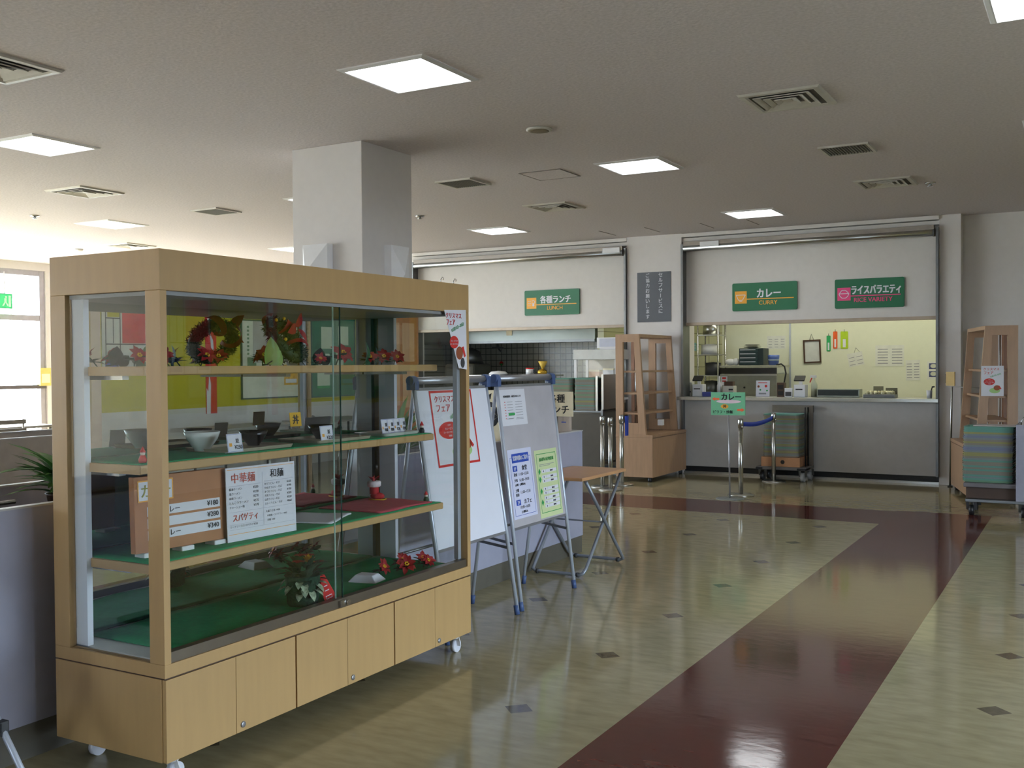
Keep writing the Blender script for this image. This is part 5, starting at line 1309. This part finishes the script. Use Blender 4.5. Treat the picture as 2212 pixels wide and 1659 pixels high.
t = thing('gas_pipe', 'dark valve and pipe at the right end of the lunch kitchen', 'pipe', (-6.75, 15.3, 1.9)); MB().tube([(0, 0, -.1), (0, 0, 1.369)], .012, 8).build('pipe', mat('brass pipe', (170, 150, 90), .4, .6), t); MB().lathe([(.07, 0), (.09, .05), (.05, .12), (0, .13)], 16, (.12, 0, .02)).build('valve', BLACK, t)
t = thing('stove_range', 'dark cooking range against the grey tiles of the lunch kitchen', 'stove', (-8.4, 15.1, 0)); MB().bx(-1.5, 1.5, -.30, .48, .05, .86).build('body', DSTEEL, t, .006); MB().bx(-1.5, 1.5, .44, .49, .86, 1.05).build('splash_back', STEEL, t)
for x in (-1.0, 0, 1.0): MB().lathe([(.16, .86), (.16, .885), (.10, .885)], 18, (x, .05, 0)).build('burner', BLACK, t)
t = thing('kitchen_machine', 'dark grey rounded machine seen through the right end pane of the showcase', 'machine', (-9.00, 14.45, 0)); MB().bx(-.28, .28, -.30, .30, .02, 1.52).build('body', mat('machine grey', (92, 92, 84), .45), t, .05); MB().lathe([(.26, 1.52), (.2, 1.72), (.08, 1.78), (0, 1.78)], 20).build('dome', DSTEEL, t)
# ================================================================ right side wall, seen in the showcase mirror
def rw(y, z): return (3.698, y, z)
t = panel('wall_banner', 'tall red and white banner on the yellow right wall, seen in the mirror', 'banner', rw(10.34, .86), (0, -1, 0), (0, 0, 1))
MB().bx(0, .20, 0, 1.55, 0, .006).build('cloth', mat('banner red', (206, 44, 44), .7), t)
MB().rect(.07, .16, 1.15, 1.54, .007).flat([(.12, 0), (.19, 0), (.19, .35), (.16, .3), (.14, .55), (.11, .4)], .007).flat([(.05, .85), (.10, .9), (.12, 1.1), (.06, 1.0)], .007).build('white_pattern', PAPER, t)
MB().bx(-.01, .21, 1.55, 1.575, -.0, .02).build('top_rail', WHITE, t)
t = panel('notice_whiteboard', 'big framed whiteboard with writing on the yellow right wall, seen in the mirror', 'whiteboard', rw(12.08, 1.05), (0, -1, 0), (0, 0, 1))
w_, h_ = 1.26, 1.10
MB().bx(0, w_, 0, h_, 0, .015).build('board', mat('board white', (222, 222, 206), .45), t)
m = MB().bx(-.02, w_+.02, -.02, 0, 0, .025).bx(-.02, w_+.02, h_, h_+.02, 0, .025).bx(-.02, 0, 0, h_, 0, .025).bx(w_, w_+.02, 0, h_, 0, .025); m.build('frame', mat('teal frame', (46, 84, 84), .5), t)
m = MB()
for k, (x, n_) in enumerate(((1.14, 8), (1.0, 5), (.86, 6), (.74, 7))):
    for j in range(n_): m.rect(x-.02, x+.02, h_-.10-j*.055, h_-.07-j*.055, .016)
m.rect(.98, 1.16, .42, .58, .016).build('handwriting', GREENI if False else mat('faded green ink', (90, 130, 100), .6), t)
for lb, y0_, z0_, w_, h_, m_ in (('grey poster pinned over the whiteboard on the yellow wall, seen in the mirror', 11.46, 1.55, .42, .62, mat('grey poster', (176, 172, 172), .6, var=.1, scale=6)), ('orange and yellow poster on the lower right of the whiteboard, seen in the mirror', 11.98, 1.22, .30, .30, mat('orange poster', (232, 170, 70), .6, var=.35, scale=14))):
    t = panel('pinned_poster', lb, 'poster', (3.680, y0_, z0_), (0, -1, 0), (0, 0, 1)); MB().bx(0, w_, 0, h_, 0, .003).build('sheet', m_, t); MB().rect(w_*.1, w_*.9, h_*.1, h_*.3, .0035).build('print', PAPER, t)
t = panel('green_noticeboard', 'green noticeboard with paper sheets on the yellow right wall, seen in the mirror', 'noticeboard', rw(13.36, 1.03), (0, -1, 0), (0, 0, 1))
w_, h_ = 1.05, 1.25
MB().bx(0, w_, 0, h_, 0, .012).build('board', mat('noticeboard green', (52, 118, 84), .8), t)
m = MB().bx(-.02, w_+.02, -.02, 0, 0, .025).bx(-.02, w_+.02, h_, h_+.02, 0, .025).bx(-.02, 0, 0, h_, 0, .025).bx(w_, w_+.02, 0, h_, 0, .025); m.build('frame', mat('teal frame', (46, 84, 84), .5), t)
MB().bx(.62, .92, .16, .66, .012, .014).bx(.28, .46, .38, .70, .012, .014).bx(.55, .82, .74, 1.08, .012, .014).bx(.15, .40, .80, 1.10, .012, .014).build('pinned_sheets', mat('pale green sheet', (206, 216, 190), .6), t)
MB().bx(.62, .92, .12, .16, .012, .015).build('green_strip', GREENI, t)
# generic coloured panel screen
t = panel('colour_block_screen', 'white screen with coloured rectangles and black lines, seen in the mirror', 'screen', rw(9.16, 1.42), (0, -1, 0), (0, 0, 1))
MB().bx(0, .70, 0, .92, 0, .012).build('panel', mat('screen white', (216, 212, 204), .6), t)
m = MB().rect(.04, .40, .38, .88, .013, 0).rect(.44, .62, .70, .88, .013, 1).rect(.46, .66, .02, .18, .013, 2).rect(.03, .20, .04, .30, .013, 3)
m.build('colour_blocks', [mat('block red', (206, 50, 54), .6), YELW, mat('block blue', (76, 84, 176), .6), mat('block green', (44, 70, 50), .6)], t)
m = MB()
for a in ((.425, .438, 0, .92), (.22, .233, 0, .36), (.53, .54, .38, .68), (0, .013, 0, .92), (.64, .652, 0, .92)): m.rect(a[0], a[1], a[2], a[3], .014)
for a in ((0, .65, .36, .373), (.43, .65, .68, .692), (.22, .65, .19, .202)): m.rect(a[0], a[1], a[2], a[3], .014)
m.build('black_lines', INK, t)
t = thing('pilaster', 'pale pilaster on the right wall left of the banner, seen in the mirror', 'pilaster', (3.65, 8.30, 0)); MB().bx(-.05, .049, -.07, .07, 0, H-.001).build('shaft', mat('pale pink paint', (214, 190, 178), .6), t)
MB().bx(-.06, .049, -.08, .08, 0, .1).build('skirting', WHITE, t)
# dining furniture
def dtable(label, x, y, rz, lx, ly, m_, grp='dining tables', first={}):
    if (lx, ly) in first: return dup(first[(lx, ly)], (x, y, 0), rz, label)
    t = thing('dining_table', label, 'table', (x, y, 0), rz, grp)
    MB().bx(-lx/2, lx/2, -ly/2, ly/2, .69, .72).build('tabletop', m_, t, .005)
    for sx in (-1, 1):
        for sy in (-1, 1): MB().tube([(sx*(lx/2-.08), sy*(ly/2-.08), 0), (sx*(lx/2-.08), sy*(ly/2-.08), .69)], .018, 10).build('leg', DSTEEL, t)
    first[(lx, ly)] = t; return t
TT = mat('table grey', (150, 146, 140), .4)
dtable('grey dining table by the right wall, nearer the counter, seen in the mirror', 3.0, 12.0, 0, .7, 1.5, TT)
dtable('grey dining table by the right wall, farther from the counter, seen in the mirror', 3.0, 10.2, 0, .7, 1.5, TT)
dtable('grey dining table under the left windows, at the edge of the photo', -12.8, 8.55, 0, .7, 1.5, TT)
def chair(label, x, y, rz, first=[]):
    if first: return dup(first[0], (x, y, 0), rz, label)
    t = thing('dining_chair', label, 'chair', (x, y, 0), rz, 'slat backed dining chairs')
    MB().bx(-.21, .21, -.21, .21, .42, .45).build('seat', mat('chair grey', (120, 116, 112), .5), t, .008)
    for sx in (-.18, .18):
        MB().tube([(sx, .18, .42), (sx, .20, 0)], .012, 8).build('leg', CHROME, t)
        MB().tube([(sx, -.18, .42), (sx, -.22, 0)], .012, 8).build('leg', CHROME, t)
    for z in (.58, .68, .79): MB().bx(-.21, .21, -.245, -.22, z, z+.055).build('back_slat', mat('chair grey', (120, 116, 112), .5), t)
    for sx in (-.18, .18): MB().tube([(sx, -.20, .44), (sx, -.235, .85)], .012, 8).build('back_post', CHROME, t)
    first.append(t); return t
chair('slat backed chair at the left windows, just beside the showcase edge', -12.15, 9.05, PI/2)
chair('slat backed chair at the left windows, nearer the camera', -12.15, 8.2, PI/2)
chair('slat backed chair by the right wall, seen in the mirror', 2.35, 11.7, PI/2+PI)
chair('slat backed chair by the right wall, farther one seen in the mirror', 2.35, 10.3, PI/2+PI)
t = thing('notice_box', 'yellow card box on the window push rail left of the showcase', 'box', (-15.45, 11.26, 1.20)); MB().bx(-.05, .05, -.10, .10, 0, .30).build('box', mat('yellow box', (214, 196, 110), .6), t); MB().bx(.05, .052, -.08, .08, .05, .2).build('print', CREAM, t)

for o in list(bpy.data.objects):
    if o.users == 0: bpy.data.objects.remove(o)
